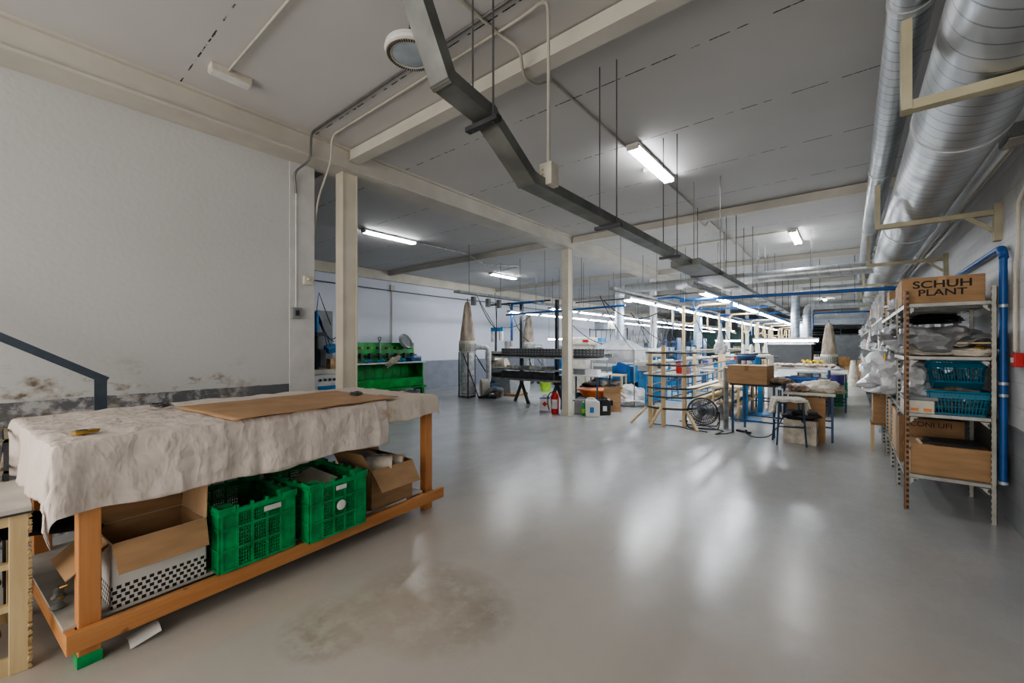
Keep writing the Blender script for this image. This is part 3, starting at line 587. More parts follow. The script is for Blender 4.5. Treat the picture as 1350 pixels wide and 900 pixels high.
# crates
def crate(label, loc, rz, W=.42, D=.58, H=.37, m='green', name='plastic_crate'):
    t = thing(name, label, 'crate', loc, rz)
    b = MB()
    T = .012
    def side(ax, pos, ln, nfull):
        # ax 0: wall in the y direction at x=pos; ax 1: wall along x at y=pos
        def bb(a0, a1, z0, z1, th=T, off=0):
            if ax == 0: b.box(pos - th / 2 + off, pos + th / 2 + off, a0, a1, z0, z1)
            else: b.box(a0, a1, pos - th / 2 + off, pos + th / 2 + off, z0, z1)
        c = .085
        zs = [0, .12, .24, H]
        bb(-ln / 2, -ln / 2 + c, .0, H, .008); bb(ln / 2 - c, ln / 2, .0, H, .008)
        for z in (.0, .115, .235): bb(-ln / 2, ln / 2, z, z + .016, .022)
        inner = ln - 2 * c
        for k in range(nfull + 1):
            a = -inner / 2 + inner * k / nfull; bb(a - .007, a + .007, 0, H, .02)
        for z0, z1 in ((.016, .115), (.131, .235), (.251, H - .03)):
            nz = 5
            for i in range(nz): z = z0 + (z1 - z0) * (i + .5) / nz; bb(-inner / 2, inner / 2, z - .0035, z + .0035, .006)
            for k in range(nfull * 6):
                a = -inner / 2 + inner * (k + .5) / (nfull * 6); bb(a - .003, a + .003, z0, z1, .006)
        for s in (-1, 1): bb(s * (ln / 2 - .006) - .006, s * (ln / 2 - .006) + .006, 0, H, .02)
    side(0, 0, W, 3); side(0, -D, W, 3); 
    b2 = b; 
    n0 = len(b.v)
    side(1, -W / 2, D, 4); side(1, W / 2, D, 4)
    for i in range(n0, len(b.v)): x, y, z = b.v[i]; b.v[i] = (x - D / 2, y, z)
    b.build('lattice_walls', m, t)
    r = MB()
    z0, z1 = H - .028, H
    r.box(-.018, .012, -W / 2 - .01, W / 2 + .01, z0 - .02, z1 - .02); r.box(-D - .012, -D + .018, -W / 2 - .01, W / 2 + .01, z0 - .02, z1 - .02)
    for s in (-1, 1): r.box(-D - .01, .01, s * W / 2 - .015, s * W / 2 + .015, z0 - .02, z1 - .02)
    for x in (-.03, -D + .03):
        for s in (-1, 1): r.box(x - .05 if x > -.1 else x - .045, x + .045 if x > -.1 else x + .05, s * (W / 2 - .03) - .045, s * (W / 2 - .03) + .045, z1 - .035, z1)
    for x in (-.03, -D + .03):
        for s in (-1, 1): pass
    r.build('rim', m, t, bevel=.004)
    MB().box(-D, 0, -W / 2, W / 2, .0, .008).build('base', m, t)
    return t
c1 = crate('green plastic crate under the workbench, the one nearest the camera, nearly empty', bw(.835, -.015, .2), RB)
MB().box(.012, .014, .02, .12, .285, .315).build('paper_label', 'label', c1, piv=(0, 0, 0))
c2 = crate('green plastic crate under the workbench beside the brown carton, full of grey boards', bw(1.325, -.08, .2), RB, W=.42, H=.385)
MB().box(.012, .014, -.03, .05, .30, .33).build('paper_label', 'label', c2); MB().lathe([(.035, 0), (.03, .002)], (0, 0, 0), 14).build('round_label', 'label', c2).location = (.012, .01, .19); c2.children[-1].rotation_euler = (0, PI / 2, 0)
tag(MB().bx((0, 0, 0), (.30, .16, .012), (.35, .12, .2)).build('board_offcut', 'offw'), 'grey white board offcut leaning inside the green crate beside the brown carton', 'board').location = bw(1.36, .28, .50)
tag(MB().bx((0, 0, 0), (.22, .25, .2), (0, 0, .1)).build('cardboard_box', 'card', bevel=.004), 'small brown box inside the green crate beside the brown carton', 'box').location = bw(1.3, .25, .305)
tag(MB().blob((0, 0, 0), (.17, .14, .07), 3, .35).build('rag', 'film', smooth=True), 'crumpled plastic rag at the bottom of the nearest green crate', 'rag').location = bw(.82, .26, .262)

def carton(name, label, loc, W, D, H, rz=0, m='card', flaps=None, cat='box', group=None, tape=True, bev=.004):
    """closed box, front +x / -y; flaps: dict side -> (length, angle from upright, negative outward)"""
    t = thing(name, label, cat, loc, rz, group)
    if not flaps:
        MB().box(-W / 2, W / 2, -D / 2, D / 2, 0, H).build('box_body', m, t, bevel=bev)
        if tape: MB().box(-.025, .025, -D / 2 - .001, D / 2 + .001, H - .06, H + .0015).build('packing_tape', 'cardl' if m != 'cardl' else 'card', t)
        return t
    T = .005; b = MB()
    b.box(-W / 2, W / 2, -D / 2, D / 2, 0, T); b.box(-W / 2, -W / 2 + T, -D / 2, D / 2, 0, H).box(W / 2 - T, W / 2, -D / 2, D / 2, 0, H).box(-W / 2, W / 2, -D / 2, -D / 2 + T, 0, H).box(-W / 2, W / 2, D / 2 - T, D / 2, 0, H)
    b.build('box_body', m, t)
    for s, (ln, a, fm) in flaps.items():
        o = {'+x': (W / 2, 0), '-x': (-W / 2, 0), '+y': (0, D / 2), '-y': (0, -D / 2)}[s]; half = (D if 'x' in s else W) / 2; sg = 1 if '+' in s else -1
        dx, dz = math.sin(a) * ln * sg, math.cos(a) * ln; tp = .94
        if 'x' in s: vs = [(o[0], -half, H), (o[0], half, H), (o[0] + dx, half * tp, H + dz), (o[0] + dx, -half * tp, H + dz)]
        else: vs = [(-half, o[1], H), (half, o[1], H), (half * tp, o[1] + dx, H + dz), (-half * tp, o[1] + dx, H + dz)]
        MB().add(vs, [(0, 1, 2, 3)]).build('flap', fm, t, solid=.005)
    return t
# box printed with black checks: brown open flaps over white printed walls
t = carton('printed_carton', 'open white carton with a black checked print and brown flaps, under the workbench', bw(.385, .245, .2), .36, .40, .32, RB, 'chk', {'+x': (.15, 2.62, 'card'), '-x': (.20, .05, 'card'), '+y': (.19, .05, 'cardl'), '-y': (.19, 2.2, 'card')})
b = MB(); b.box(-.174, -.171, -.194, .194, .006, .318).box(.171, .174, -.194, .194, .006, .318).box(-.17, .17, -.194, -.191, .006, .318).box(-.17, .17, .191, .194, .006, .318).box(-.17, .17, -.19, .19, .006, .01); b.build('inner_lining', 'card', t)
tag(MB().box(-.1, .1, -.14, .14, 0, .19).build('white_carton', 'white', bevel=.004), 'white carton with dark lettering behind the checked carton on the bench shelf', 'box').location = bw(.62, .78, .2)
wc = bpy.data.objects['white_carton']; text_part('VVP', .05, (.102, .06, .14), (PI / 2, 0, PI / 2), 'print', wc); text_part('MADE', .035, (.102, .06, .09), (PI / 2, 0, PI / 2), 'print', wc)
wc.location = bw(.62, .74, .32)
tag(MB().box(-.16, .16, -.2, .2, 0, .115).build('cardboard_box', 'cardd', bevel=.004), 'flat brown carton lying beneath the white carton at the back of the bench shelf', 'box').location = bw(.62, .78, .2)
# brown open carton at the far end with packed rolls
t = carton('open_carton', 'open brown carton of wrapped rolls at the far end of the bench shelf', bw(1.90, .27, .2), .44, .42, .31, RB, 'card', {'+x': (.19, 2.5, 'card'), '-x': (.17, .25, 'card'), '-y': (.16, .5, 'card'), '+y': (.14, -1.1, 'cardl')})
def roll(label, p, r, ln, rz, m='paper'):
    t = thing('paper_roll', label, 'roll', p, rz); MB().tube([(-ln / 2, 0, 0), (ln / 2, 0, 0)], r, 18).build('roll_body', m, t, smooth=True); MB().tube([(ln / 2 - .02, 0, 0), (ln / 2 + .004, 0, 0)], r * .45, 12).build('core', 'cardd', t, smooth=True)
    b = MB().tube([(-.06, 0, 0), (-.03, 0, 0)], r + .002, 18); b.build('paper_band', 'white', t, smooth=True)
roll('thick wrapped paper roll on top of the open brown carton', bw(1.82, .18, .50), .075, .28, .9); roll('thinner wrapped paper roll behind the other in the open brown carton', bw(1.99, .20, .50), .06, .26, .6); roll('paper roll at the bottom of the open brown carton', bw(1.9, .26, .385), .06, .3, .9)
tag(MB().blob((0, 0, 0), (.17, .18, .03), 4, .3).build('grey_wrapping', 'filmg', smooth=True), 'grey plastic wrapping lying over the open brown carton', 'wrapping').location = bw(1.82, .38, .54)
tag(MB().grid(lambda s, q: (s * .13, q * .12, .02 * math.sin(s * 3) + .03 * q), 6, 6).build('paper_scrap', 'white', solid=.002), 'white paper scrap lying on the floor under the front rail of the workbench', 'paper').location = (-2.88, .42, .003)
# black sack and meshes behind the near leg
def sk(s, q):
    a = (s - .5) * 2; b = (q - .5) * 2
    return (a * .28, b * .27, .10 * (1 - a * a) * (1 - b * b) + .03 * noise.noise(Vector((a * 2, b * 2, 1))) + (.14 * max(0, -b) ** 2) - .05 * max(0, b))
o = tag(MB().grid(sk, 22, 22).build('black_bag', 'blackcloth', smooth=True, solid=.02), 'black cloth bag sagging over the near end of the bench shelf', 'bag'); o.location = (-3.42, .10, .50); o.rotation_euler = (0, -.25, 0)
t = thing('folding_stand', 'dark metal stand carrying the black bag behind the near bench leg', 'stand', (-3.42, .18, .2))
for s in (-1, 1):
    for q in (-.22, .22): MB().bar((s * .12, q, .003), (s * .16, q, .30), .018).build('leg', 'steel', t)
MB().box(-.2, .2, -.24, -.22, .28, .30).build('crossbar', 'steel', t); MB().box(-.2, .2, .22, .24, .28, .30).build('crossbar', 'steel', t)
for i, (u, w) in enumerate(((.02, .30), (.04, .42))):
    t = thing('shoe_clamp', ['small brass and steel clamp on the near end of the bench shelf', 'second small steel clamp behind the brass one on the bench shelf'][i], 'clamp', bw(u + .02, w, .2), .5 * i)
    MB().lathe([(.022, 0), (.03, .01), (.016, .03), (.02, .045), (.008, .06)], n=14).build('clamp_body', 'galvd', t, smooth=True); MB().cyl((0, 0, .05), (.05, .01, .07), .007, 8).build('lever', 'brass', t, smooth=True)
# wooden framed trolley at the very left with wire trays
t = thing('wooden_rack', 'old wooden framed tray rack standing left of the workbench, white top', 'rack', (-2.98, .10, 0)); t.scale = (1, 1, .965)
Wd = .055
MB().box(-.025, .02, -.06, 0, .0, .76).build('front_post', 'frame', t, bevel=.003)
b = MB()
for k in range(46): z = .02 + k * .0162; b.bx((.014 + random.uniform(-.004, .006), .003, z + random.uniform(-.006, .006)), (random.uniform(.008, .02), .012, random.uniform(.006, .018)), (random.uniform(-.5, .5), 0, .2))
b.build('glue_drips', 'frame', t)
MB().box(-.6, -.56, -.06, 0, 0, .76).build('rear_post', 'frame', t, bevel=.003)
MB().box(-.6, -.56, -1.1, -1.04, 0, .76).build('rear_post', 'frame', t, bevel=.003); MB().box(-.025, .02, -1.1, -1.04, .0, .76).build('front_post', 'frame', t, bevel=.003)
for z, h in ((0.0, .075), (.30, .03), (.50, .025), (.70, .05)):
    MB().box(-.02, .012, -1.04, -.06, z, z + h).build('front_rail', 'frame', t); MB().box(-.6, -.56, -1.04, -.06, z, z + h).build('rear_rail', 'frame', t)
for z in (.30, .5): MB().box(-.56, -.025, -.045, -.02, z, z + .03).build('side_rail', 'frame', t)
MB().box(-.62, .03, -1.12, .01, .76, .785).build('top_board', 'board', t, bevel=.003); MB().box(-.62, .034, -1.12, .014, .752, .761).build('top_edging', 'steel', t)
def wire_tray(label, loc, rot):
    tt = thing('wire_tray', label, 'tray', loc); tt.rotation_euler = rot
    b = MB().tube(rounded([(-.2, -.16, .02), (.2, -.16, .02), (.2, .16, .02), (-.2, .16, .02), (-.2, -.14, .02)], .06), .009, 7); b.build('rim', 'grille', tt, smooth=True)
    b = MB()
    for k in range(11): y = -.14 + .028 * k; b.tube([(-.19, y, .018), (-.15, y, 0), (.15, y, 0), (.19, y, .018)], .0035, 5)
    for x in (-.1, 0, .1): b.cyl((x, -.15, 0), (x, .15, 0), .004, 5)
    b.build('grid', 'grille', tt)
for i, z in enumerate((.10, .345, .55)):
    wire_tray(['lowest wire grill tray in the wooden rack at far left', 'middle wire grill tray in the wooden rack at far left', 'topmost wire grill tray in the wooden rack at far left'][i], (-3.27, -.16, z), (0, -.04, .1))
wire_tray('loose wire grill tray laid across the middle one in the wooden rack', (-3.22, -.20, .385), (.05, .1, .35))
# small basket rack behind, left end of the table
t = thing('metal_rack', 'thin metal rack with wire baskets behind the wooden rack at far left', 'rack', (-4.1, -.25, 0))
for x in (0, .5):
    for y in (-.5, .28): MB().box(x, x + .02, y, y + .02, 0, .98).build('post', 'steel', t)
for z in (.62, .80, .97):
    b = MB().box(0, .52, -.5, -.485, z, z + .015).box(0, .52, .285, .30, z, z + .015).box(0, .015, -.5, .3, z, z + .015).box(.505, .52, -.5, .3, z, z + .015); b.build('shelf_frame', 'grille', t)
wire_tray('wire basket in the thin metal rack beside the cloth corner', (-3.84, -.16, .66), (0, 0, .1)); wire_tray('upper wire basket in the thin metal rack beside the cloth corner', (-3.84, -.16, .84), (0, 0, 0))
# stair handrail
t = thing('stair_handrail', 'dark blue grey flat steel stair handrail in front of the peeling wall', 'handrail', (-4.5, .515, 0))
MB().box(-.012, .012, -.035, .035, 0, 1.24).build('post', 'rail', t)
MB().bar((0, .035, 1.225), (0, -1.9, 2.45), .02, .055).build('rail', 'rail', t)
MB().box(-.012, .012, -1.8, -1.73, 0, 2.36).build('post', 'rail', t)
# ================================================================ right wall: slotted steel racks
RX0, RX1 = .39, .955
SZ = (.33, .885, 1.40, 1.875)
def rack(label, y0, bays, zs=SZ, h=2.0, pitch=.83, rusty=False, m='perf', group=None, x0=RX0, x1=RX1, fronts=True):
    t = thing('slotted_rack', label, 'rack', (x0, y0, 0), 0, group); W = x1 - x0
    for k in range(bays + 1):
        y = k * pitch
        for x, s in ((0, 1), (W, -1)):
            b = MB().box(x if s > 0 else x - .032, x + .032 if s > 0 else x, y, y + .003, 0, h).box(x if s > 0 else x - .003, x + .003 if s > 0 else x, y, y + .03, 0, h)
            b.build('post', 'perfr' if (rusty and k == 0 and x == 0) else m, t)
    for z in zs:
        b = MB(); b.box(.004, W - .004, .004, bays * pitch, z - .006, z); b.box(.003, W - .003, .003, .006, z - .028, z); b.box(.003, .006, 0, bays * pitch, z - .035, z); b.box(W - .006, W - .003, 0, bays * pitch, z - .035, z)
        for k in range(1, bays * 3): b.box(.01, W - .01, k * pitch / 3, k * pitch / 3 + .012, z - .02, z - .006)
        b.build('shelf', 'shelf', t)
        for x, s in ((.04, 1), (W - .04, -1)): MB().prof([(x, z - .035), (x + s * .055, z - .035), (x, z - .09)], 'y', .002, .005).build('gusset_plate', 'perf', t)
    return t
rack('long slotted steel rack nearest the camera on the right wall, rusty front post', 5.24, 4, rusty=True)
# top: printed carton and neighbours
t = carton('printed_carton', 'brown carton printed SCHUH PLANT on top of the near slotted rack', (.645, 5.56, 1.876), .53, .42, .245, 0, 'card')
text_part('SCHUH', .092, (-.0, -.212, .175), (PI / 2, 0, 0), 'print', t, bold=.0015); text_part('PLANT', .082, (0, -.212, .10), (PI / 2, 0, 0), 'print', t, bold=.0012)
for o in list(t.children):
    if o.name.startswith('printed_text'): o.scale = (1.25, 1, 1)
for z in (.045, .03): MB().box(-.08, .08, -.2118, -.2108, z, z + .003).build('fine_print', 'cardd', t)
carton('carton', 'pale brown carton directly behind the SCHUH PLANT one on the rack top', (.60, 6.1, 1.876), .40, .45, .26, 0, 'cardl')
carton('carton', 'brown carton on the rack top, beyond a tuft of clear film', (.50, 7.3, 1.876), .22, .4, .30, 0, 'card')
carton('carton', 'low brown carton on the far end of the near rack top', (.52, 7.95, 1.876), .22, .4, .16, 0, 'cardd')
def bag(label, c, r, seed, m='filmw', amp=.3, name='plastic_bag', cat='bag', group=None, sub=4, knot=True):
    t = thing(name, label, cat, (c[0], c[1], c[2] - r[2] * .75), 0, group)
    MB().blob((0, 0, r[2] * .75), r, seed, amp, sub, 1.9).build('bag_body', m, t, smooth=True)
    if knot:
        b = MB()
        b.grid(lambda s, q: ((-.9 - .25 * s) * r[0] * .8, (q - .5) * .16 * (1 + s * 1.5), r[2] * (.9 + .3 * s) + .02 * math.sin(q * 12 + seed)), 4, 10); b.build('gathered_neck', m, t, smooth=True, solid=.002)
    return t
bag('tuft of clear film between the cartons on the rack top', (.50, 6.72, 1.945), (.16, .22, .09), 11, 'film', .35, knot=False)
# upper level 1.40
t = bag('long grey plastic sheet bag across the third shelf of the near rack', (.66, 5.72, 1.52), (.30, .46, .15), 2, 'filmg', .28, knot=False)
def drapeb(s, q):
    x = .36 + .60 * s; y = 5.27 + .95 * q; z = 1.415 + .06 + .16 * math.sin(PI * min(1, s * .7 + .25)) * math.sin(PI * (.1 + .75 * q)) + .07 * noise.noise(Vector((s * 4, q * 5, 2))) + (.11 * max(0, s - .7) * 2)
    return (x, y, max(z, 1.41))
tag(MB().grid(drapeb, 34, 30).build('grey_film', 'filmg', smooth=True, solid=.002), 'loose grey film thrown over the long bag on the near rack', 'film')
for i, (x, z, r) in enumerate(((.60, 1.435, -.02), (.82, 1.43, .1))):
    o = tag(MB().blob((0, 0, 0), (.20, .10, .045), i + 20, .25).build('leather_bundle', 'paper', smooth=True), ['beige folded leather bundle at the front of the third rack shelf', 'second beige leather bundle, the one nearer the wall, on the third rack shelf'][i], 'leather'); o.location = (x, 5.36, z + .01); o.rotation_euler = (0, 0, r)
o = tag(MB().box(-.11, .11, -.006, .006, -.006, .006).build('wooden_stick', 'palex'), 'short wooden stick on the third rack shelf next to the wall', 'stick'); o.location = (.84, 5.30, 1.52)
tag(MB().blob((0, 0, 0), (.05, .06, .035), 5, .3).build('scrap_bundle', 'brass', smooth=True), 'small yellow scrap under the wooden stick on the third rack shelf', 'scrap').location = (.87, 5.36, 1.465)
# level .885 : teal baskets, white tray box, bags
def basket(label, loc, rot, m='teal', W=.40, D=.34, H=.17, cat='basket'):
    t = thing('plastic_basket', label, cat, loc); t.rotation_euler = rot; b = MB()
    k0 = .84
    def pt(u, v, z): k = k0 + (1 - k0) * z / H; return (u * W / 2 * k, v * D / 2 * k, z)
    for (ax, sg) in (('x', 1), ('x', -1), ('y', 1), ('y', -1)):
        f = (lambda a, z, sg=sg: pt(sg, a, z)) if ax == 'x' else (lambda a, z, sg=sg: pt(a, sg, z))
        n = 16
        for i in range(n + 1): a = -1 + 2 * i / n; b.bar(f(a, 0), f(a, H), .006 if i % 4 else .014, .006)
        for z, h in ((.0, .02), (H * .33, .006), (H * .62, .006), (H - .035, .05)): b.bar(f(-1, z + .001), f(1, z + .001), .006, h)
    b.build('lattice_walls', m, t)
    MB().box(-W / 2 * k0, W / 2 * k0, -D / 2 * k0, D / 2 * k0, 0, .005).build('base', m, t)
    r = MB().tube(rounded([(-W / 2 - .01, -D / 2 + .1, H), (-W / 2 - .01, -D / 2 - .01, H), (W / 2 + .01, -D / 2 - .01, H), (W / 2 + .01, D / 2 + .01, H), (-W / 2 - .01, D / 2 + .01, H), (-W / 2 - .01, -D / 2 + .1, H)], .04), .011, 8); r.build('rim', m, t, smooth=True)
    return t
basket('teal plastic basket standing upright on the second shelf of the near rack', (.745, 5.46, .89), (0, 0, 0), H=.20, W=.38)
basket('teal plastic basket tipped upside on top of the upright one', (.75, 5.47, 1.10), (-.62, 0, 0), H=.20, W=.36, D=.30)
tag(MB().blob((0, 0, 0), (.15, .12, .05), 8, .3).build('leather_offcuts', 'hide', smooth=True), 'brown offcuts heaped in the upright teal basket', 'leather').location = (.745, 5.46, 1.07)
t = carton('flat_white_box', 'flat white box with orange labels on the second shelf beside the baskets', (.49, 5.44, .886), .20, .36, .115, 0, 'offw', tape=False)
for x in (-.055, .03): MB().box(x, x + .05, -.1815, -.180, .02, .045).build('orange_label', 'orange', t)
t = carton('flat_white_box', 'grey board lid lying on the flat white box', (.50, 5.46, 1.002), .23, .38, .03, 0, 'greyplas', tape=False); 
bag('pale crumpled film bag behind the rusty rack post', (.52, 5.68, 1.16), (.15, .22, .17), 31, 'film')
bag('grey film bag lying behind the teal baskets', (.72, 5.95, 1.08), (.18, .2, .17), 37, 'filmg', knot=False)
bag('bulging white plastic bag hanging out of the rack\'s second bay', (.42, 6.45, 1.19), (.22, .30, .22), 33, 'filmw')
bag('big drooping white plastic bag sticking into the aisle from the third rack bay', (.34, 7.15, 1.14), (.24, .34, .24), 35, 'filmw')
bag('lower white bag squeezed under the drooping one in the third rack bay', (.46, 7.0, .985), (.25, .42, .12), 36, 'filmw', knot=False)
bag('grey plastic bag with a loose corner in the rack\'s second bay, upper shelf', (.46, 6.5, 1.56), (.21, .42, .17), 38, 'filmg')
bag('grey plastic bag on the upper shelf of the third rack bay', (.58, 7.4, 1.53), (.24, .35, .15), 39, 'film')
t = thing('yellow_flower', 'small orange yellow flower stuck on the grey bag end at the rack', 'flower', (.30, 6.1, 1.37))
b = MB()
for k in range(8):
    a = 2 * PI * k / 8; b.blob((0, .028 * math.cos(a), .028 * math.sin(a)), (.008, .014, .014), k, .1, 1, flat=False)
b.build('petals', 'yellow', t, smooth=True); MB().blob((-.008, 0, 0), (.010, .014, .014), 1, .1, 1, flat=False).build('flower_centre', 'orange', t, smooth=True)
o = bag('black stacked fabric under the rack top in the second bay', (.68, 6.5, 1.78), (.24, .35, .06), 40, 'black', knot=False, name='fabric_stack', cat='fabric')
# level .33
t = carton('open_carton', 'brown carton with black sheets on top on the lowest shelf of the near rack', (.68, 5.50, .331), .50, .40, .27, .04, 'card', tape=False)
MB().bx((-.22, -.06, .25), (.12, .25, .005), (0, -.5, 0)).build('flap', 'cardl', t)
for i in range(4):
    o = tag(MB().box(-.17, .17, -.12, .12, 0, .004).build('black_sheet', 'black'), 'black rubber sheet lying slightly fanned on the lowest brown carton', 'sheet', 'black sheets on the carton'); o.location = (.70 + .01 * i, 5.46, .607 + .008 * i); o.rotation_euler = (0, 0, .12 * i - .2)
t = carton('printed_carton', 'brown carton with partly hidden lettering behind the black sheets on the lowest shelf', (.62, 5.95, .331), .46, .34, .44, 0, 'cardd', tape=False)
text_part('CONI UFI', .07, (0, -.1712, .385), (PI / 2, 0, 0), 'print', t)
carton('carton', 'pale carton on the lowest shelf of the second rack bay', (.52, 6.5, .331), .24, .55, .44, 0, 'cardl'); carton('carton', 'narrow brown carton on the lowest shelf of the third rack bay', (.46, 7.2, .331), .12, .5, .46, 0, 'card')
carton('carton', 'brown carton jutting into the aisle below the black board', (.36, 8.05, .40), .20, .34, .42, 0, 'card')
t = thing('small_stand', 'low wooden stand under the jutting brown carton', 'stand', (.36, 8.05, 0)); MB().box(-.12, .12, -.2, .2, .37, .40).build('top_board', 'cardd', t)
for x in (-.1, .1):
    for y in (-.18, .18): MB().box(x - .015, x + .015, y - .015, y + .015, 0, .37).build('leg', 'palez', t)
o = tag(MB().box(-.2, .22, -.3, .3, 0, .02).build('black_board', 'black'), 'thin black board sticking out over the jutting brown carton', 'board'); o.location = (.38, 8.0, .825)
# following racks down the wall
g = 'racks further down the right wall'
rack('second slotted rack on the right wall with blue grey taller posts', 8.75, 5, (.45, .95, 1.45, 1.95), 2.45, .8, m='galv')
rack('third slotted rack on the right wall, filled with parcels', 13.2, 6, (.4, .9, 1.4, 1.9), 2.35, .85, m='galvd')
rack('fourth slotted rack near the end of the aisle on the right', 18.8, 7, (.4, .9, 1.4, 1.9), 2.3, .85, m='galvd')
random.seed(21)
mm = ['filmw', 'filmw', 'film', 'paper', 'pink', 'cardl', 'card', 'white', 'filmg', 'dim']
protos = []
for i in range(6):
    protos.append(bag('x', (0, 0, 0), (.2, .22, .16), 50 + i, ['filmw', 'dim', 'film', 'pink', 'filmg', 'paper'][i], .3, sub=3, knot=i < 2))
cprot = [carton('parcel', 'x', (0, 0, 0), .32, .36, .30, 0, m_, tape=True) for m_ in ('card', 'cardl', 'white', 'paper', 'green')]
dz = {0: 'bottom', 1: 'second', 2: 'third', 3: 'top'}
names = ['white plastic', 'dark grey cloth', 'clear film', 'pink patterned', 'grey plastic', 'cream paper']; cn = ['brown', 'light brown', 'white', 'cream', 'green']
used = set()
def put(pr, loc, lb, grp, sc=None, rz=0):
    if pr.name not in used:
        used.add(pr.name); pr.location = loc; pr.rotation_euler = (0, 0, rz); pr['label'] = lb; pr['group'] = grp
        if sc: pr.scale = sc
        return pr
    return copy_tree(pr, loc, rz, lb, grp, sc)
for rn, y0, n, p, zs, out in (('second', 8.75, 5, .8, (.45, .95, 1.45, 1.95), .10), ('third', 13.2, 6, .85, (.4, .9, 1.4, 1.9), .05), ('fourth', 18.8, 7, .85, (.4, .9, 1.4, 1.9), 0)):
    for k in range(n):
        for li, z in enumerate(zs):
            y = y0 + (k + .5) * p; x = .57 - random.random() * out
            if random.random() < (.62 if li in (1, 2, 3) else .3):
                j = random.randrange(6); s = random.uniform(.85, 1.1)
                put(protos[j], (x, y, z), '%s bag on the %s shelf of the %s rack' % (names[j], dz[li], rn), '%s bags on the %s shelf of the %s rack' % (names[j], dz[li], rn), (s, s * 1.1, s * 1.05), 0)
            else:
                j = random.choice((0, 1, 2, 3, 3, 0)) if random.random() < .93 else 4; s = random.uniform(.8, 1.1)
                put(cprot[j], (x, y, z), '%s parcel on the %s shelf of the %s rack' % (cn[j], dz[li], rn), '%s parcels on the %s shelf of the %s rack' % (cn[j], dz[li], rn), (s, s * 1.2, s), 0)
for p_ in protos + cprot:
    if p_.name not in used:
        for c_ in list(p_.children): bpy.data.objects.remove(c_)
        bpy.data.objects.remove(p_)
# ================================================================ left bay: bench machine, collectors, conveyor machines
def knob(b, c, r=.02, h=.03, ax=(1, 0, 0)):
    c = Vector(c); return b.cyl(c, c + Vector(ax) * h, r, 10)
# green bench machine against the far wall
t = thing('bench_machine', 'long bright green bench machine against the far left wall', 'machine', (-10.95, 6.05, 0)); LN = 2.42
MB().box(0, .06, 0, LN, .35, 1.58).build('back_panel', 'greenm', t, bevel=.01)
MB().box(.0, .52, 0, .04, .12, .98).build('side_panel', 'greenm', t); MB().box(.0, .52, LN - .04, LN, .12, .98).build('side_panel', 'greenm', t)
MB().box(.02, .56, -.02, LN + .05, .96, 1.0).build('ledge', 'galv', t, bevel=.005); MB().box(.06, .50, .04, LN - .04, .45, .52).build('lower_shelf', 'greenm', t)
MB().box(.48, .54, 0, LN, .26, .52).build('front_apron', 'greenm', t, bevel=.006); MB().box(.02, .62, -.03, LN + .06, .20, .25).build('bottom_tray', 'greenm', t)
for y in (.02, LN - .06): MB().box(.45, .55, y, y + .08, 0, .2).build('leg', 'greenm', t)
MB().cyl((.16, .05, 1.20), (.16, LN + .02, 1.20), .022, 10).build('drive_shaft', 'steel', t, smooth=True)
for k in range(8):
    y = .18 + k * .30
    b = MB().box(.10, .22, y - .035, y + .035, 1.13, 1.26); b.cyl((.16, y, 1.05), (.16, y, 1.15), .03, 12); b.build('spindle_block', 'steel', t); MB().cyl((.06, y, 1.42), (.10, y, 1.42), .035, 12).build('spindle_cap', 'steel', t)
    MB().tube(sag((.2, y, 1.1), (.3, y + .16, 1.02), .05, 6), .009, 6).build('hose', 'blued', t); MB().tube([(.30, y, .95), (.33, y + .05, .7), (.28, y + .02, .48)], .006, 5).build('cord', 'black', t)
    MB().blob((.065, y + .1, 1.42), (.012, .03, .03), k, .2, 1, flat=False).build('sticker', 'yellow', t)
for k, y in enumerate((.55, .95, 1.7, 2.15)):
    o = tag(MB().tube([(0, -.05, 0), (.03, .12, .03), (.02, .2, .0)], [.03, .04, .012], 8).build('blue_tool', 'blue', smooth=True), 'blue hand tool lying on the ledge of the green bench machine', 'tool', 'blue tools on the green machine'); o.location = (-10.62, 6.05 + y, 1.035)
t = thing('wire_basket', 'blue grey wire basket on the right end of the green bench machine', 'basket', (-10.62, 8.25, 1.0)); b = MB()
for z in (.0, .08, .16): b.tube(rounded([(-.14, -.2, z), (.14, -.2, z), (.14, .2, z), (-.14, .2, z), (-.14, -.19, z)], .03), .006, 5)
for k in range(9):
    for s in (-1, 1): b.cyl((s * .14, -.18 + .045 * k, 0), (s * .14, -.18 + .045 * k, .16), .004, 4)
for k in range(7):
    for s in (-1, 1): b.cyl((-.12 + .04 * k, s * .2, 0), (-.12 + .04 * k, s * .2, .16), .004, 4)
b.build('wire_body', 'blue', t)
MB().box(-.13, .13, -.19, .19, 0, .12).build('contents', 'blued', t)
t = thing('round_sieve', 'round grey metal dish leaning on top of the green bench machine', 'dish', (-10.72, 8.02, 1.62)); t.rotation_euler = (0, math.radians(62), .3)
MB().lathe([(.24, -.06), (.255, .05), (.245, .055), (.23, -.035), (.01, -.04)], n=32).build('dish_body', 'galv', t, smooth=True); MB().lathe([(.2, -.034), (.2, -.03)], n=24).build('mesh', 'dim', t)
t = thing('bristle_brush', 'grey brush with ring handle standing against the green bench machine', 'brush', (-10.80, 7.15, 1.22)); MB().tube(arc((0, 0, .48), .045, 0, 2 * PI, 14, 'yz')[:-1], .012, 6, closed=True).build('ring_handle', 'steel', t, smooth=True); MB().cyl((0, 0, .05), (0, 0, .43), .035, 10).build('shaft', 'galvd', t)
o = tag(MB().blob((0, 0, 0), (.05, .24, .10), 6, .3).build('cleaning_rag', 'bag', smooth=True), 'beige rag hanging over the ledge of the green bench machine', 'rag'); o.location = (-10.38, 7.3, 1.02); o.rotation_euler = (.5, 0, 0)
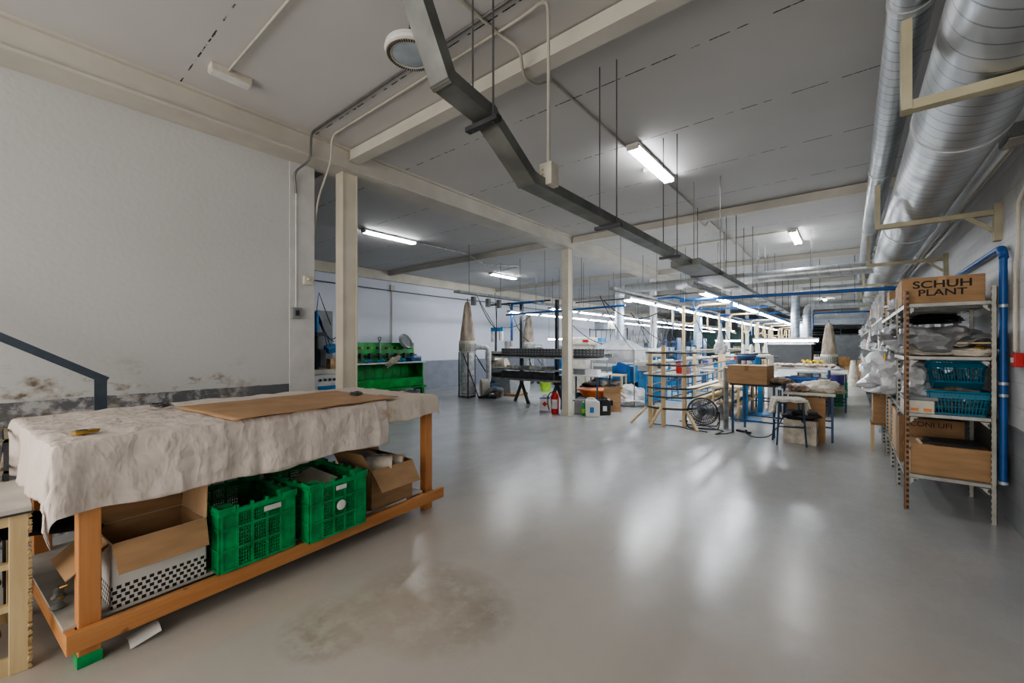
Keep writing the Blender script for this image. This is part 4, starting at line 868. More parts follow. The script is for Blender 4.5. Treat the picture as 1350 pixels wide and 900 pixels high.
for k in range(3): tag(MB().blob((0, 0, 0), (.1, .1, .08), 60 + k, .3, 2).build('scrap_pile', 'dim'), 'grey scrap lying on the floor under the green bench machine', 'scrap', 'scraps under the green machine').location = (-10.5, 7.8 + .22 * k, .06)
# machine seen between wall end and column
t = thing('press_machine', 'white and blue press machine half hidden between the wall end and the near column', 'machine', (-8.0, 3.98, 0)); t.scale = (1, 1, 1.12)
MB().box(-.35, .35, -.3, .3, 0, .86).build('cabinet', 'white', t, bevel=.01); MB().box(.351, .358, -.22, .24, .12, .66).build('door_panel', 'bluel', t); MB().box(-.38, .40, -.34, .34, .86, .93).build('table', 'offw', t)
b = MB()
for k in range(4): knob(b, (.352, -.18 + .09 * k, .76), .022, .03)
b.build('control_knobs', 'black', t)
MB().cyl((0, -.08, .93), (0, -.08, 1.55), .05, 12).build('column', 'steel', t, smooth=True); MB().box(-.15, .2, -.16, .02, 1.5, 1.56).build('head_plate', 'steel', t); MB().cyl((0, -.08, 1.56), (0, -.08, 1.92), .045, 12).build('air_cylinder', 'bluel', t, smooth=True)
MB().bx((.1, -.05, 1.12), (.22, .13, .3)).build('press_body', 'steel', t, bevel=.02); MB().bx((.12, .16, 1.28), (.2, .22, .1), (.2, .3, 0)).build('tool_arm', 'blue', t, bevel=.01); MB().box(-.02, .16, .12, .24, .93, 1.1).build('wooden_block', 'straw', t)
for i in range(4): MB().tube(sag((0, -.08, 1.9), (.1, .1 + .06 * i, 1.2 + .1 * i), -.15 + .12 * i, 10), .009, 6).build('air_hose', 'blued', t, smooth=True)
MB().tube([(0, -.08, 1.9), (0, -.03, 2.25), (0, .12, 1.9), (.02, .2, 1.7)], .008, 6).build('air_hose', 'black', t)
MB().box(-.3, -.1, -.1, .3, .93, 1.95).build('control_cabinet', 'dim', t)

# dust collectors
def collector(label, loc, s=1.0, rz=0):
    t = thing('dust_collector', label, 'dust collector', loc, rz)
    MB().tube([(0, 0, .07), (0, 0, .62), (0, 0, 1.28)], .215, 26).build('drum', 'galv', t, smooth=True)
    for z in (.62, .12): MB().tube([(0, 0, z), (0, 0, z + .02)], .222, 26).build('drum_ring', 'galvd', t, smooth=True)
    MB().lathe([(.215, 1.28), (.235, 1.32), (.245, 1.60), (.24, 1.63)], n=26).build('filter_collar', 'offw', t, smooth=True)
    b = MB()
    for k in range(26): a = 2 * PI * k / 26; b.bx((.245 * math.cos(a), .245 * math.sin(a), 1.44), (.012, .02, .22), (0, 0, a))
    b.build('collar_ribs', 'galvd', t)
    prof = [(.20, 1.62), (.225, 1.66), (.205, 1.85), (.165, 2.15), (.125, 2.42), (.09, 2.64), (.06, 2.73), (.02, 2.76)]
    n = 40; vs = []; 
    for r, z in prof:
        for k in range(n):
            a = 2 * PI * k / n; f = 1 + .20 * math.sin(a * 4 + z * 1.3) * min(1, (z - 1.6) * 2.5); vs.append((r * f * math.cos(a), r * f * math.sin(a), z))
    fs = [(i * n + k, i * n + (k + 1) % n, (i + 1) * n + (k + 1) % n, (i + 1) * n + k) for i in range(len(prof) - 1) for k in range(n)] + [tuple((len(prof) - 1) * n + k for k in range(n))]
    MB().add(vs, fs).build('filter_bag', 'bag', t, smooth=True)
    MB().tube([(0, 0, 2.72), (0, 0, 2.85)], .012, 6).build('bag_hook', 'steel', t)
    for x, y in ((-.27, 0), (.13, -.24), (.13, .24)): MB().bar((x, y, 0), (x, y, 1.3), .028).build('frame_post', 'steel', t)
    MB().tube([(-.27, 0, .02), (.13, -.24, .02), (.13, .24, .02)], .014, 6, closed=True).build('frame_base', 'steel', t)
    MB().bar((-.02, -.26, 1.28), (.42, -.16, .02), .025).build('brace', 'steel', t); MB().bar((.1, .25, 1.28), (.7, .3, .35), .025).build('brace', 'steel', t)
    MB().tube(rounded([(.2, .08, 1.45), (.55, .25, 1.45), (.55, .25, .5), (.5, .2, .35)], .14), .075, 14).build('elbow_pipe', 'galv', t, smooth=True)
    MB().tube([(.42, .0, .3), (.60, .12, .3)], .24, 20).build('fan_casing', 'offw', t, smooth=True); MB().cyl((.58, .1, .3), (.86, .28, .3), .11, 16).build('motor', 'blued', t, smooth=True)
    MB().tube([(.5, -.05, .12), (.85, -.1, .3), (1.0, .1, .25), (.95, .2, .08)], .07, 10).build('flexible_hose', 'dim', t, smooth=True)
    MB().box(.36, .9, -.05, .35, 0, .06).build('motor_base', 'steel', t)
    return t
collector('nearest dust collector in the left bay, with a pointed beige filter bag', (-8.55, 8.55, 0), rz=.35)
dc2 = collector('dust collector with beige filter bag behind the long conveyor', (-9.9, 13.3, 0), rz=.35)
t3 = collector('dust collector with a tall pale bag standing beside the aisle near the grey hood', (-.44, 14.4, 0), rz=2.5); t3.scale = (.8, .8, .77)
# scouring / lasting machine
t = thing('scouring_machine', 'grey slanted machine with blue overhead tool beside the first dust collector', 'machine', (-8.3, 9.75, 0), .2)
MB().prof([(-.3, .05), (.45, .05), (.4, .6), (.1, 1.05), (-.3, 1.1)], 'y', -.22, .22).build('machine_body', 'dim', t, bevel=.02); MB().box(-.05, .75, -.35, .35, 0, .07).build('floor_plate', 'cardd', t)
MB().tube([(-.35, -.1, .85), (.25, -.1, .95)], .17, 16).build('motor_housing', 'bag', t, smooth=True); MB().box(-.35, .0, -.38, .05, 1.05, 1.32).build('dust_hood', 'offw', t, bevel=.02)
MB().cyl((-.1, -.15, 1.2), (-.1, -.15, 2.0), .035, 10).build('mast', 'steel', t, smooth=True); MB().bx((-.02, -.18, 1.98), (.42, .14, .12)).build('tool_head', 'bluel', t, bevel=.015); MB().cyl((.1, -.18, 1.65), (.1, -.18, 1.95), .07, 14).build('air_cylinder', 'white', t, smooth=True); MB().cyl((-.2, -.18, 1.6), (-.2, -.18, 1.92), .05, 14).build('air_cylinder', 'galv', t, smooth=True)
MB().tube([(-.2, -.32, .25), (-.2, -.24, .25)], .2, 20).build('hand_wheel', 'blued', t, smooth=True); b = MB().tube(rounded([(-.1, -.15, 2.0), (-.6, -.1, 2.7), (-.9, 0, 3.1)], .4, 8), .01, 6); b.build('air_hose', 'black', t)
MB().tube(sag((.1, -.18, 2.05), (1.0, 0, 2.4), .15), .01, 6).build('air_hose', 'black', t); MB().tube([(-.1, -.1, 2.02), (-.16, -.1, 3.1)], .009, 6).build('air_hose', 'black', t)
# double-level roller conveyor
t = thing('roller_conveyor', 'dark two level oval conveyor on an inverted Y leg in the left bay', 'conveyor', (-7.7, 8.75, 0))
def loop(z, h, w, ln, name, m, n=14, rad=None):
    b = MB(); r = w / 2
    P = [(r + r * math.cos(a), r * math.sin(a)) for a in [PI / 2 + PI * k / n for k in range(n + 1)]] + [(ln - r + r * math.cos(a), r * math.sin(a)) for a in [-PI / 2 + PI * k / n for k in range(n + 1)]]
    b.prism(P, z, z + h).build(name, m, t, smooth=True)
loop(1.30, .03, .62, 3.4, 'upper_belt_edge', 'dim'); loop(1.22, .06, .55, 3.3, 'upper_belt', 'steel'); loop(1.17, .04, .66, 3.4, 'upper_track', 'galv')
MB().box(.55, 3.5, -.34, -.31, 1.24, 1.42).build('perforated_rail', perf_mat('perforated_rail', (.17, .175, .19), (.42, .43, .45), 0, .09, .06, .35, .35, .4), t)
loop(.86, .04, .62, 2.3, 'lower_belt_edge', 'galvd'); loop(.66, .10, .55, 2.2, 'lower_belt', 'steel'); loop(.60, .05, .66, 2.3, 'lower_track', 'galvd')
MB().box(.55, 2.2, -.34, -.30, .66, .84).build('lower_rail', 'steel', t)
for k in range(6): MB().bx((.7 + .25 * k, -.12, .93), (.14, .22, .09), (0, 0, .3 * math.sin(k * 3))).build('last_tray', ['offw', 'galv', 'dim'][k % 3], t)
for x in (1.0, 2.1):
    MB().bar((x, -.05, .5), (x, -.05, 2.62), .075, .075).build('post', 'steel', t)
    for s in (-1, 1): MB().bar((x, -.05, .52), (x + s * .30, -.05 - .1 * s, 0), .06, .06).build('splayed_leg', 'steel', t)
MB().box(-.1, 1.9, -.08, -.02, 2.60, 2.64).build('overhead_bar', 'steel', t)
MB().box(.4, 3.4, .28, .34, 1.24, 1.30).build('rear_rail', 'galvd', t)
t = thing('air_pipe', 'blue air pipe drop with a bend over the left end of the two level conveyor', 'pipe', (-6.95, 8.6, 1.62)); MB().tube(rounded([(0, 0, 0), (0, 0, .98), (1.0, .02, .98)], .06), .032, 10).build('pipe_run', 'bluep', t, smooth=True); MB().cyl((0, 0, -.16), (0, 0, 0), .055, 12).build('filter_cup', 'white', t, smooth=True)
tag(MB().cyl((0, 0, 0), (0, 0, .28), .1, 16).build('white_canister', 'white', smooth=True), 'white canister on the left end of the two level conveyor', 'canister').location = (-7.15, 8.7, 1.33)
# grey parts under/behind the conveyor
def tub(name, label, loc, r0, r1, h, m, cat, rim=True, sx=1, sy=1, group=None):
    t = thing(name, label, cat, loc, 0, group); MB().lathe([(r0, 0), (r1, h), (r1 - .01, h), (r0 - .01, .01), (.001, .01)], n=24, sx=sx, sy=sy).build('tub_body', m, t, smooth=True)
    if rim: MB().lathe([(r1, h - .02), (r1 + .014, h - .02), (r1 + .014, h), (r1, h)], n=24, sx=sx, sy=sy).build('rim', m, t, smooth=True)
    return t
tub('lime_bucket', 'lime green plastic bucket behind the two level conveyor', (-7.75, 11.35, 0), .15, .19, .30, 'lime', 'bucket')
tub('white_tub', 'grey white plastic crate like tub behind the conveyor leg', (-8.6, 11.1, 0), .28, .30, .42, 'white', 'tub', sx=1.2)
t = thing('blue_chair', 'blue plastic chair shell behind the lime bucket', 'chair', (-7.3, 11.9, 0)); MB().grid(lambda s, q: (.5 * (s - .5), (-.25 + .5 * q if q < .7 else .1 + .1 * (q - .7)), (.30 + .05 * abs(s - .5) * 4 + (0 if q < .7 else (q - .7) * 1.4))), 10, 14).build('seat_shell', 'bluel', t, smooth=True, solid=.012)
for s in (-1, 1):
    for q in (-.2, .15): MB().bar((s * .2, q, 0), (s * .16, q, .32), .02).build('leg', 'steel', t)
for i, (x, y, m_, lb) in enumerate(((-8.3, 13.6, 'blue', 'turquoise blue pump cabinet behind the conveyor, left of the near free-standing column'), (-7.4, 13.0, 'bluel', 'bright blue machine with red panel right of the near free-standing column'))):
    t = thing('machine_cabinet', lb, 'machine', (x, y, 0)); MB().box(-.4, .4, -.3, .3, 0.35, 1.55 if i else 1.35).build('cabinet', m_, t, bevel=.02); MB().box(-.42, .42, -.32, .32, 0, .35).build('base', 'steel', t)
    if i: MB().box(-.3, .2, -.306, -.3, 1.15, 1.42).build('control_panel', 'red', t); MB().box(-.5, .9, -.2, .2, 1.62, 1.74).build('top_beam', 'bluel', t); MB().box(-.32, .3, -.31, -.305, .7, 1.05).build('door_panel', 'bluep', t)
    else:
        for k in range(3): MB().cyl((-.2 + .2 * k, -.32, .8), (-.2 + .2 * k, -.32, 1.2), .07, 12).build('pump_cylinder', 'bluel', t, smooth=True)
        MB().box(-.3, .3, -.2, .2, 1.35, 1.5).build('top_head', 'galvd', t)
# drum with wheels of white machine, shelf rack
t = thing('white_machine', 'tall off-white machine with rounded top box behind the near free-standing column', 'machine', (-6.55, 11.6, 0)); MB().box(-.25, .3, -.25, .25, 0, 1.5).build('cabinet', 'offw', t, bevel=.02); MB().box(-.3, .42, -.3, .3, 1.5, 1.75).build('top_box', 'offw', t, bevel=.05); MB().box(-.2, .25, -.29, -.25, 1.15, 1.4).build('switch_panel', 'white', t); MB().box(.2, .4, -.31, -.3, 1.6, 1.66).build('label_plate', 'red', t)
def shelfunit(label, loc, W, D, H, zs, m='steel', rz=0, group=None):
    t = thing('shelf_unit', label, 'shelves', loc, rz, group)
    for x in (-W / 2, W / 2):
        for y in (-D / 2, D / 2): MB().bar((x, y, 0), (x, y, H), .03).build('post', m, t)
    for z in zs: MB().box(-W / 2, W / 2, -D / 2, D / 2, z - .02, z).build('shelf', m, t)
    return t
shelfunit('open dark metal shelf unit with grey boxes behind the two level conveyor', (-7.1, 14.6, 0), 1.3, .5, 2.15, (.4, .95, 1.5, 2.1))
for i, (x, w_, m_) in enumerate(((-7.4, .4, 'dim'), (-6.9, .3, 'paper'))): carton('carton', ['grey box on top of the open dark shelf unit', 'cream box on top of the open dark shelf unit'][i], (x, 14.6, 2.1), w_, .3, .35, 0, m_, tape=False)
# ---------------------------------------------------------------- cluster around the near free-standing column
t = thing('paint_can', 'square white solvent can with red diamond and blue bands beside the column', 'can', (-5.34, 7.80, 0), .5)
MB().box(-.12, .12, -.085, .085, 0, .32).build('can_body', 'white', t, bevel=.02)
for z in (.0, .285): MB().box(-.123, .123, -.088, .088, z + .012, z + .045).build('blue_band', 'purple', t, bevel=.018)
MB().add([(0, -.0895, .13), (.06, -.0895, .19), (0, -.0895, .25), (-.06, -.0895, .19)], [(0, 1, 2, 3)]).build('red_diamond', 'red', t); MB().tube(arc((0, 0, .32), .06, 0, PI, 8), .006, 6).build('handle', 'steel', t); MB().lathe([(.03, .32), (.03, .345)], (.06, .04, 0), 12).build('cap', 'bluep', t)
t = thing('fire_extinguisher', 'red fire extinguisher standing at the foot of the column', 'fire extinguisher', (-5.02, 7.72, 0), .4)
MB().lathe([(.07, 0), (.082, .01), (.082, .40), (.06, .455), (.025, .475)], n=24).build('cylinder', 'red', t, smooth=True); MB().lathe([(.025, .47), (.03, .52), (.015, .53)], n=12).build('valve', 'steel', t, smooth=True); MB().bar((-.02, 0, .52), (.09, 0, .565), .015, .012).build('lever', 'steel', t)
MB().tube(rounded([(-.02, 0, .50), (-.14, -.02, .44), (-.17, -.03, .25), (-.12, -.05, .08)], .08, 6), .011, 8).build('hose', 'black', t, smooth=True); MB().grid(lambda s, q: (.0835 * math.sin((s - .5) * 1.6), -.0835 * math.cos((s - .5) * 1.6), .12 + .2 * q), 8, 2).build('label_plate', 'label', t)
def jerry(name, label, loc, W, D, H, m, rz=0, lab=None):
    t = thing(name, label, 'jerrycan', loc, rz)
    MB().prof([(-W / 2 + .01, 0), (W / 2 - .01, 0), (W / 2, .02), (W / 2, H * .80), (W * .28, H * .93), (-W / 2 + .03, H * .93), (-W / 2, H * .86), (-W / 2, .02)], 'y', -D / 2, D / 2).build('can_body', m, t, bevel=.018)
    MB().tube(rounded([(-W * .3, 0, H * .9), (-W * .25, 0, H * 1.02), (W * .12, 0, H * 1.02), (W * .25, 0, H * .88)], .03), .013, 8).build('handle', m, t, smooth=True); MB().lathe([(.028, 0), (.028, .035)], (W * .36, 0, H * .86), 12).build('cap', 'white' if m != 'jer' else 'purple', t, smooth=True)
    if lab: MB().box(-.055, .03, -D / 2 - .002, -D / 2, H * .25, H * .55).build('label', lab, t)
    return t
jerry('jerrycan', 'white plastic jerrycan with a small blue label, front of the group by the column', (-4.22, 7.93, 0), .30, .24, .38, 'jer', .5, 'bluel')
jerry('jerrycan', 'black plastic jerrycan just right of the white one', (-4.12, 8.30, 0), .22, .2, .36, 'black', .6, 'white')
jerry('jerrycan', 'dark grey jerrycan directly right of the column foot', (-4.58, 8.10, 0), .30, .24, .34, 'greyplas', .5); jerry('jerrycan', 'second dark jerrycan lying behind the table leg right of the column', (-4.72, 8.45, 0), .26, .2, .32, 'steel', .4)
t = thing('green_bottle', 'tall green bottle between the dark and the white jerrycans', 'bottle', (-4.42, 7.90, 0)); MB().lathe([(.038, 0), (.042, .01), (.042, .21), (.018, .26), (.018, .28)], n=18).build('bottle_body', 'green', t, smooth=True); MB().lathe([(.02, .28), (.02, .305)], n=12).build('cap', 'white', t); MB().lathe([(.043, .06), (.043, .15)], n=18).build('label', 'lime', t)
# work table beyond
def table(name, label, loc, W, D, H, top='white', leg='blued', rz=0, st_=True, cat='table', group=None, r=.03, th=.03, shelf=None):
    t = thing(name, label, cat, loc, rz, group)
    MB().box(-W / 2, W / 2, -D / 2, D / 2, H - th, H).build('tabletop', top, t, bevel=.003)
    for x in (-W / 2 + .04, W / 2 - .04):
        for y in (-D / 2 + .04, D / 2 - .04): MB().bar((x, y, 0), (x, y, H - th), r).build('leg', leg, t)
    if st_: MB().box(-W / 2 + .04, W / 2 - .04, -D / 2 + .03, -D / 2 + .05, .22, .245).build('stretcher', leg, t); MB().box(-W / 2 + .04, W / 2 - .04, D / 2 - .05, D / 2 - .03, .22, .245).build('stretcher', leg, t)
    if shelf: MB().box(-W / 2 + .02, W / 2 - .02, -D / 2 + .02, D / 2 - .02, shelf - .02, shelf).build('lower_shelf', top, t)
    return t
table('work_table', 'white topped table with thin dark blue legs right of the free-standing column', (-4.88, 8.85, 0), .95, 1.0, .82, rz=.15)
carton('grey_box', 'flat grey box on the white table right of the column', (-4.95, 8.65, .82), .38, .3, .13, .15, 'dim', tape=False); carton('white_box', 'small white box on the white table right of the column', (-4.62, 8.7, .82), .30, .25, .12, .15, 'white', tape=False)
tub('orange_basin', 'orange plastic basin on a box under the white table', (-4.72, 8.95, .30), .24, .36, .17, 'orange', 'basin', sx=1.15); carton('carton', 'dark carton carrying the orange basin', (-4.72, 8.95, 0), .6, .4, .30, .15, 'cardd', tape=False)
tag(MB().blob((0, 0, 0), (.3, .24, .14), 71, .3).build('black_sack', 'blackcloth', smooth=True), 'black sack under the white table behind the orange basin', 'sack').location = (-5.0, 9.35, .42); tag(MB().box(-.3, .3, -.2, .2, 0, .32).build('carton', 'steel'), 'dark box under the black sack', 'box').location = (-5.0, 9.35, 0)
t = carton('open_carton', 'brown open carton with a dark handle slot on the floor right of the jerrycans', (-4.25, 8.92, 0), .38, .42, .42, .45, 'card', {'+x': (.2, 2.2, 'cardl'), '-y': (.12, .3, 'card'), '+y': (.1, -.4, 'card')}); MB().box(-.14, .02, -.226, -.224, .15, .26).build('handle_slot', 'black', t)
t = thing('wooden_crate', 'pale wooden bench rack with grey bundles behind the brown open carton', 'rack', (-4.95, 10.0, 0), .2)
MB().box(-.5, .5, -.3, .3, .72, .75).build('top_board', 'palex', t); MB().box(-.5, .5, -.3, .3, .42, .45).build('shelf', 'cardd', t)
for x in (-.48, .45):
    for y in (-.28, .25): MB().box(x, x + .04, y, y + .04, 0, .72).build('post', 'palez', t)
MB().bar((.5, -.29, .72), (.5, -.29, .45), .06, .02).build('side_panel', 'palez', t)
for k in range(3): tag(MB().blob((0, 0, 0), (.16, .16, .09), 80 + k, .3, 3).build('cloth_bundle', ['dim', 'film', 'filmg'][k], smooth=True), ['grey bundle at the left of the pale wooden rack', 'pale bundle in the middle of the pale wooden rack', 'dark film bundle at the right of the pale wooden rack'][k], 'bundle').location = (-5.22 + .27 * k, 10.0, .52)
bag('white sack slumped on the floor beside the blue machine cabinet', (-4.36, 10.15, .22), (.40, .34, .28), 91, 'filmw', .2, 'white_sack', 'sack', knot=False); bag('smaller white sack under the slumped one', (-4.22, 9.92, .11), (.34, .24, .14), 92, 'filmw', .15, 'white_sack', 'sack', knot=False)
# canopy hood with polishing machine
t = thing('extraction_hood', 'clear plastic extraction hood under the branch duct drop', 'hood', (-4.62, 10.15, 1.2))
h = MB(); tp = [(-.18, -.15), (.18, -.15), (.18, .15), (-.18, .15)]; bt = [(-.58, -.45), (.58, -.45), (.58, .45), (-.58, .45)]
h.add([(x, y, .44) for x, y in tp] + [(x, y, .18) for x, y in bt] + [(x * 1.02, y * 1.02, -.12) for x, y in bt], [(0, 1, 5, 4), (1, 2, 6, 5), (2, 3, 7, 6), (3, 0, 4, 7), (4, 5, 9, 8), (5, 6, 10, 9), (6, 7, 11, 10), (7, 4, 8, 11)]).build('clear_canopy', 'curtain', t)
b = MB()
for i in range(4): b.bar((*bt[i], .18), (*bt[(i + 1) % 4], .18), .02); b.bar((*tp[i], .44), (*bt[i], .18), .015); b.bar((*bt[i], .18), (bt[i][0], bt[i][1], -1.2), .022)
b.build('hood_frame', 'dim', t)
t = thing('polishing_machine', 'grey polishing head on a bright blue column under the clear hood', 'machine', (-4.78, 10.75, 0)); MB().box(-.25, .25, -.2, .2, .5, .95).build('pedestal', 'bluel', t, bevel=.02); MB().box(-.3, .3, -.25, .25, 0.0, .5).build('base', 'steel', t); MB().tube([(-.3, 0, 1.2), (.3, 0, 1.2)], .16, 18).build('motor_head', 'dim', t, smooth=True); MB().lathe([(.05, 0), (.19, .02), (.19, .06), (.05, .08)], (-.38, 0, 1.16), 20).build('brush_wheel', 'steel', t, smooth=True); MB().blob((.2, -.1, 1.25), (.2, .12, .16), 3, .2).build('white_cover', 'white', t, smooth=True)
MB().bx((.05, -.2, .88), (.34, .12, .28), (0, .3, 0)).build('tool_carriage', 'bluep', t, bevel=.02); MB().bx((.55, -.1, 1.25), (.5, .3, .22)).build('side_head', 'dim', t, bevel=.03); MB().box(.4, 1.0, -.3, .25, .98, 1.1).build('side_table', 'offw', t)
# blue machine cabinets
def bluecab(label, loc, s=1, rz=0, tall=0):
    t = thing('shoe_machine', label, 'machine', loc, rz)
    MB().box(-.32, .32, -.3, .3, 0, .82).build('cabinet', 'blue', t, bevel=.015); MB().box(-.2, .2, -.308, -.3, .1, .6).build('door_panel', 'blue', t, bevel=.004); MB().box(.30, .325, -.2, .2, .15, .6).build('side_panel', 'bluep', t)
    MB().prof([(-.3, .82), (.3, .82), (.3, .90), (-.3, .98)], 'x', -.33, .33).build('sloping_panel', 'white', t); b = MB()
    for k in range(5): knob(b, (-.24 + .12 * k, -.2, .90), .02, .05, (0, 0, 1))
    b.build('push_buttons', 'black', t)
    MB().tube([(0, .2, .9), (0, .15, 1.25), (0, -.1, 1.35)], .09, 12).build('arm', 'blue', t, smooth=True); MB().tube([(-.28, -.05, 1.3), (.28, -.05, 1.3)], .12, 14).build('head', 'offw', t, smooth=True); MB().lathe([(.13, 0), (.13, .05)], (.36, 0, 1.2), 16).build('hand_wheel', 'steel', t, smooth=True)
    for k in range(3): MB().tube(sag((-.2 + .15 * k, .1, 1.35), (-.3 + .3 * k, .3, 2.3), -.1, 8), .01, 5).build('air_hose', 'black', t)
    return t
m0 = bluecab('blue shoe machine cabinet beside the slumped white sack', (-4.15, 11.15, 0), rz=.25)
copy_tree(m0, (-4.4, 12.3, 0), .1, 'blue shoe machine behind the wooden posts of the oval rack', None, (.7, .8, 1))
grp = 'blue machines along the left work line'
for i, (x, y) in enumerate(((-6.2, 13.2), (-6.2, 14.8), (-5.4, 16.2), (-6.3, 17.9), (-6.0, 20.5), (-6.4, 23), (-8.2, 16.5), (-8.3, 19))): copy_tree(m0, (x, y, 0), .3 * (i % 3), 'blue shoe machine cabinet in the left work line', grp)
t = thing('heat_oven', 'white and grey oven cabinet behind the clear hood', 'oven', (-5.9, 12.1, 0)); MB().box(-.5, .5, -.3, .3, .5, 1.5).build('cabinet', 'white', t, bevel=.03); MB().box(-.42, .42, -.305, -.3, .95, 1.12).build('window_slot', 'dim', t); MB().box(-.42, .42, -.305, -.3, .7, .85).build('window_slot', 'dim', t)
for x in (-.45, .42): MB().box(x, x + .04, -.28, .28, 0, .5).build('leg', 'steel', t)
# dark heaters / perforated cabinets
shelfunit('dark rack of small machine parts left of the second white column', (-5.9, 15.2, 0), 1.0, .5, 1.95, (.5, .9, 1.3, 1.6, 1.9), 'galvd')
random.seed(4); pp = None
for k in range(24):
    lb = 'grey white shoe part standing on the dark parts rack'
    if pp is None: pp = tag(MB().blob((0, 0, 0), (.05, .1, .09), 3, .25, 2).build('shoe_part', 'offw', smooth=True), lb, 'part', 'parts on the dark rack'); o = pp
    else: o = pp.copy(); C.objects.link(o)
    o.location = (-6.3 + .135 * (k % 6) + .02, 15.2, (.5, .9, 1.3, 1.6)[k // 6] + .068)
# blue last racks behind the oval rack
def lastrack(label, loc, group=None, cols=('bluel', 'white')):
    t = thing('last_rack', label, 'rack', loc, 0, group)
    for x in (-.45, .45): MB().box(x - .02, x + .02, -.22, .22, 0, 1.75).build('side_frame', 'blued', t)
    for z in (.35, .75, 1.15, 1.6): MB().box(-.45, .45, -.2, .2, z, z + .02).build('shelf', 'blued', t)
    for z in (.37, .77, 1.17):
        for k in range(9): MB().bx((-.36 + .09 * k, -.12, z + .14), (.035, .1, .26), (.15, .1, 0)).build('hanging_last', cols[k % 2], t)
    return t
lr = lastrack('blue rack of hanging blue and white shoe lasts behind the second white column', (-4.9, 14.4, 0)); copy_tree(lr, (-4.6, 16.4, 0), 0, 'second blue rack of shoe lasts, further back along the line')
for i, (x, y) in enumerate(((-6.9, 19), (-6.6, 22), (-7.3, 25))): copy_tree(lr, (x, y, 0), 0, 'distant rack of shoe lasts in the left bay', 'distant racks of shoe lasts')
# ================================================================ centre: oval rack conveyor, fan, tables, stool
t = thing('oval_rack', 'six level oval rail rack on pale wooden posts in the middle of the hall', 'rack', (-2.68, 7.75, 0))
# runs along +Y; near end is a half circle
RW = .45; LNG = 6.6; zs = (.33, .54, .70, .93, 1.13, 1.36)
for z in zs:
    P = [(RW * math.cos(a), -RW * .0 + RW * math.sin(a) + RW, z) for a in [PI + PI * k / 16 for k in range(17)]] + [(RW * math.cos(a), LNG + RW * math.sin(a), z) for a in [PI * k / 16 for k in range(17)]]
    MB().tube(P, .019, 6, closed=True).build('oval_rail', 'steel', t, smooth=True)
for i, (x, y) in enumerate(((-.34, .26), (-.0, -.0), (.31, .22), (.31, 3.3), (-.36, 3.3), (.36, 6.2), (-.36, 6.2))):
    MB().box(x - .035, x + .035, y - .025 + .03, y + .025 + .03, 0, 1.38 if i != 1 else 1.5).build('post', 'palez', t, bevel=.003)
for p0, p1 in (((-.36, .22, .33), (-.62, -.02, .0)), ((-.02, .0, .36), (-.17, -.22, 0)), ((.36, .22, .30), (.62, -.05, 0)), ((-.3, .5, .32), (-.42, .62, 0))): MB().bar(p0, p1, .05, .035).build('foot_brace', 'palez', t)
for y in (3.3, 6.2): MB().box(-.40, .40, y, y + .05, 1.38, 1.41).build('cross_tie', 'palex', t)
for y in (.25, 3.3): MB().box(-.3, .3, y, y + .05, .30, .33).build('cross_tie', 'palex', t)
MB().box(.05, .36, 1.1, 4.6, .60, .625).build('slatted_shelf', 'palex', t); MB().box(.05, .36, 1.6, 5.5, .32, .34).build('slatted_shelf', 'palex', t)
# slim second rack line between the oval rack and the aisle with laid rolls
t = thing('slatted_bench', 'long low pale wooden bench running back beside the oval rack', 'bench', (-1.94, 9.2, 0)); t.scale = (1, 1, 1.16)
MB().box(-.26, .26, 0, 3.2, .55, .58).build('top_board', 'palex', t); MB().box(-.24, .24, .3, 3.4, .24, .26).build('lower_board', 'palex', t)
for x in (-.23, .23):
    for y in (.02, 1.6, 3.1): MB().box(x - .02, x + .02, y, y + .04, 0, .55).build('leg', 'palez', t)
o = tag(MB().tube([(0, 0, 0), (0, 2.6, 0)], .07, 12).build('fabric_roll', 'paper', smooth=True), 'long cream roll of material lying on the low pale bench', 'roll'); o.location = (-2.06, 9.5, .745)
for i in range(6):
    o = tag(MB().box(-.05, .05, -.06, .06, 0, .07).build('blue_block', 'bluep'), 'small dark blue block under the low pale bench', 'block', 'blue blocks under the pale bench'); o.location = (-1.86, 9.7 + .3 * i, .262)
# floor fan
t = thing('floor_fan', 'round dark wire floor fan tilted up in front of the oval rack', 'fan', (-2.07, 8.05, 0), .35)
th = math.radians(25); cz = .31; R0 = .25
m4 = Matrix.Translation((0, 0, cz)) @ Matrix.Rotation(-th, 4, 'X') @ Matrix.Rotation(PI / 2, 4, 'X')
def tf(b): b.v = [tuple(m4 @ Vector(v)) for v in b.v]; return b
b = MB()
for zz, k in ((.07, .35), (.062, .7), (.035, .92), (0, 1), (-.04, .98), (-.08, .75)): b.tube([(R0 * k * math.cos(a), R0 * k * math.sin(a), zz) for a in [2 * PI * i / 32 for i in range(32)]], .005 if k < 1 else .011, 6, closed=True)
for i in range(36):
    a = 2 * PI * i / 36; c, s = math.cos(a), math.sin(a); b.tube([(R0 * k * c, R0 * k * s, zz) for k, zz in ((.12, .075), (.5, .07), (.85, .045), (1, 0), (.9, -.06), (.4, -.09))], .0032, 4)
tf(b).build('wire_cage', 'steel', t)
b = MB()
for i in range(3):
    a0 = 2 * PI * i / 3
    b.grid(lambda s, q: ((.04 + .17 * s) * math.cos(a0 + (q - .5) * 1.1 * (1 - .3 * s)), (.04 + .17 * s) * math.sin(a0 + (q - .5) * 1.1 * (1 - .3 * s)), (q - .5) * .05), 6, 6)
tf(b).build('blades', 'greyplas', t, smooth=True, solid=.003)
tf(MB().lathe([(.045, -.02), (.045, .05), (.02, .06)], n=16)).build('hub', 'steel', t, smooth=True); tf(MB().lathe([(.06, -.16), (.06, -.05)], n=16)).build('motor', 'steel', t, smooth=True)
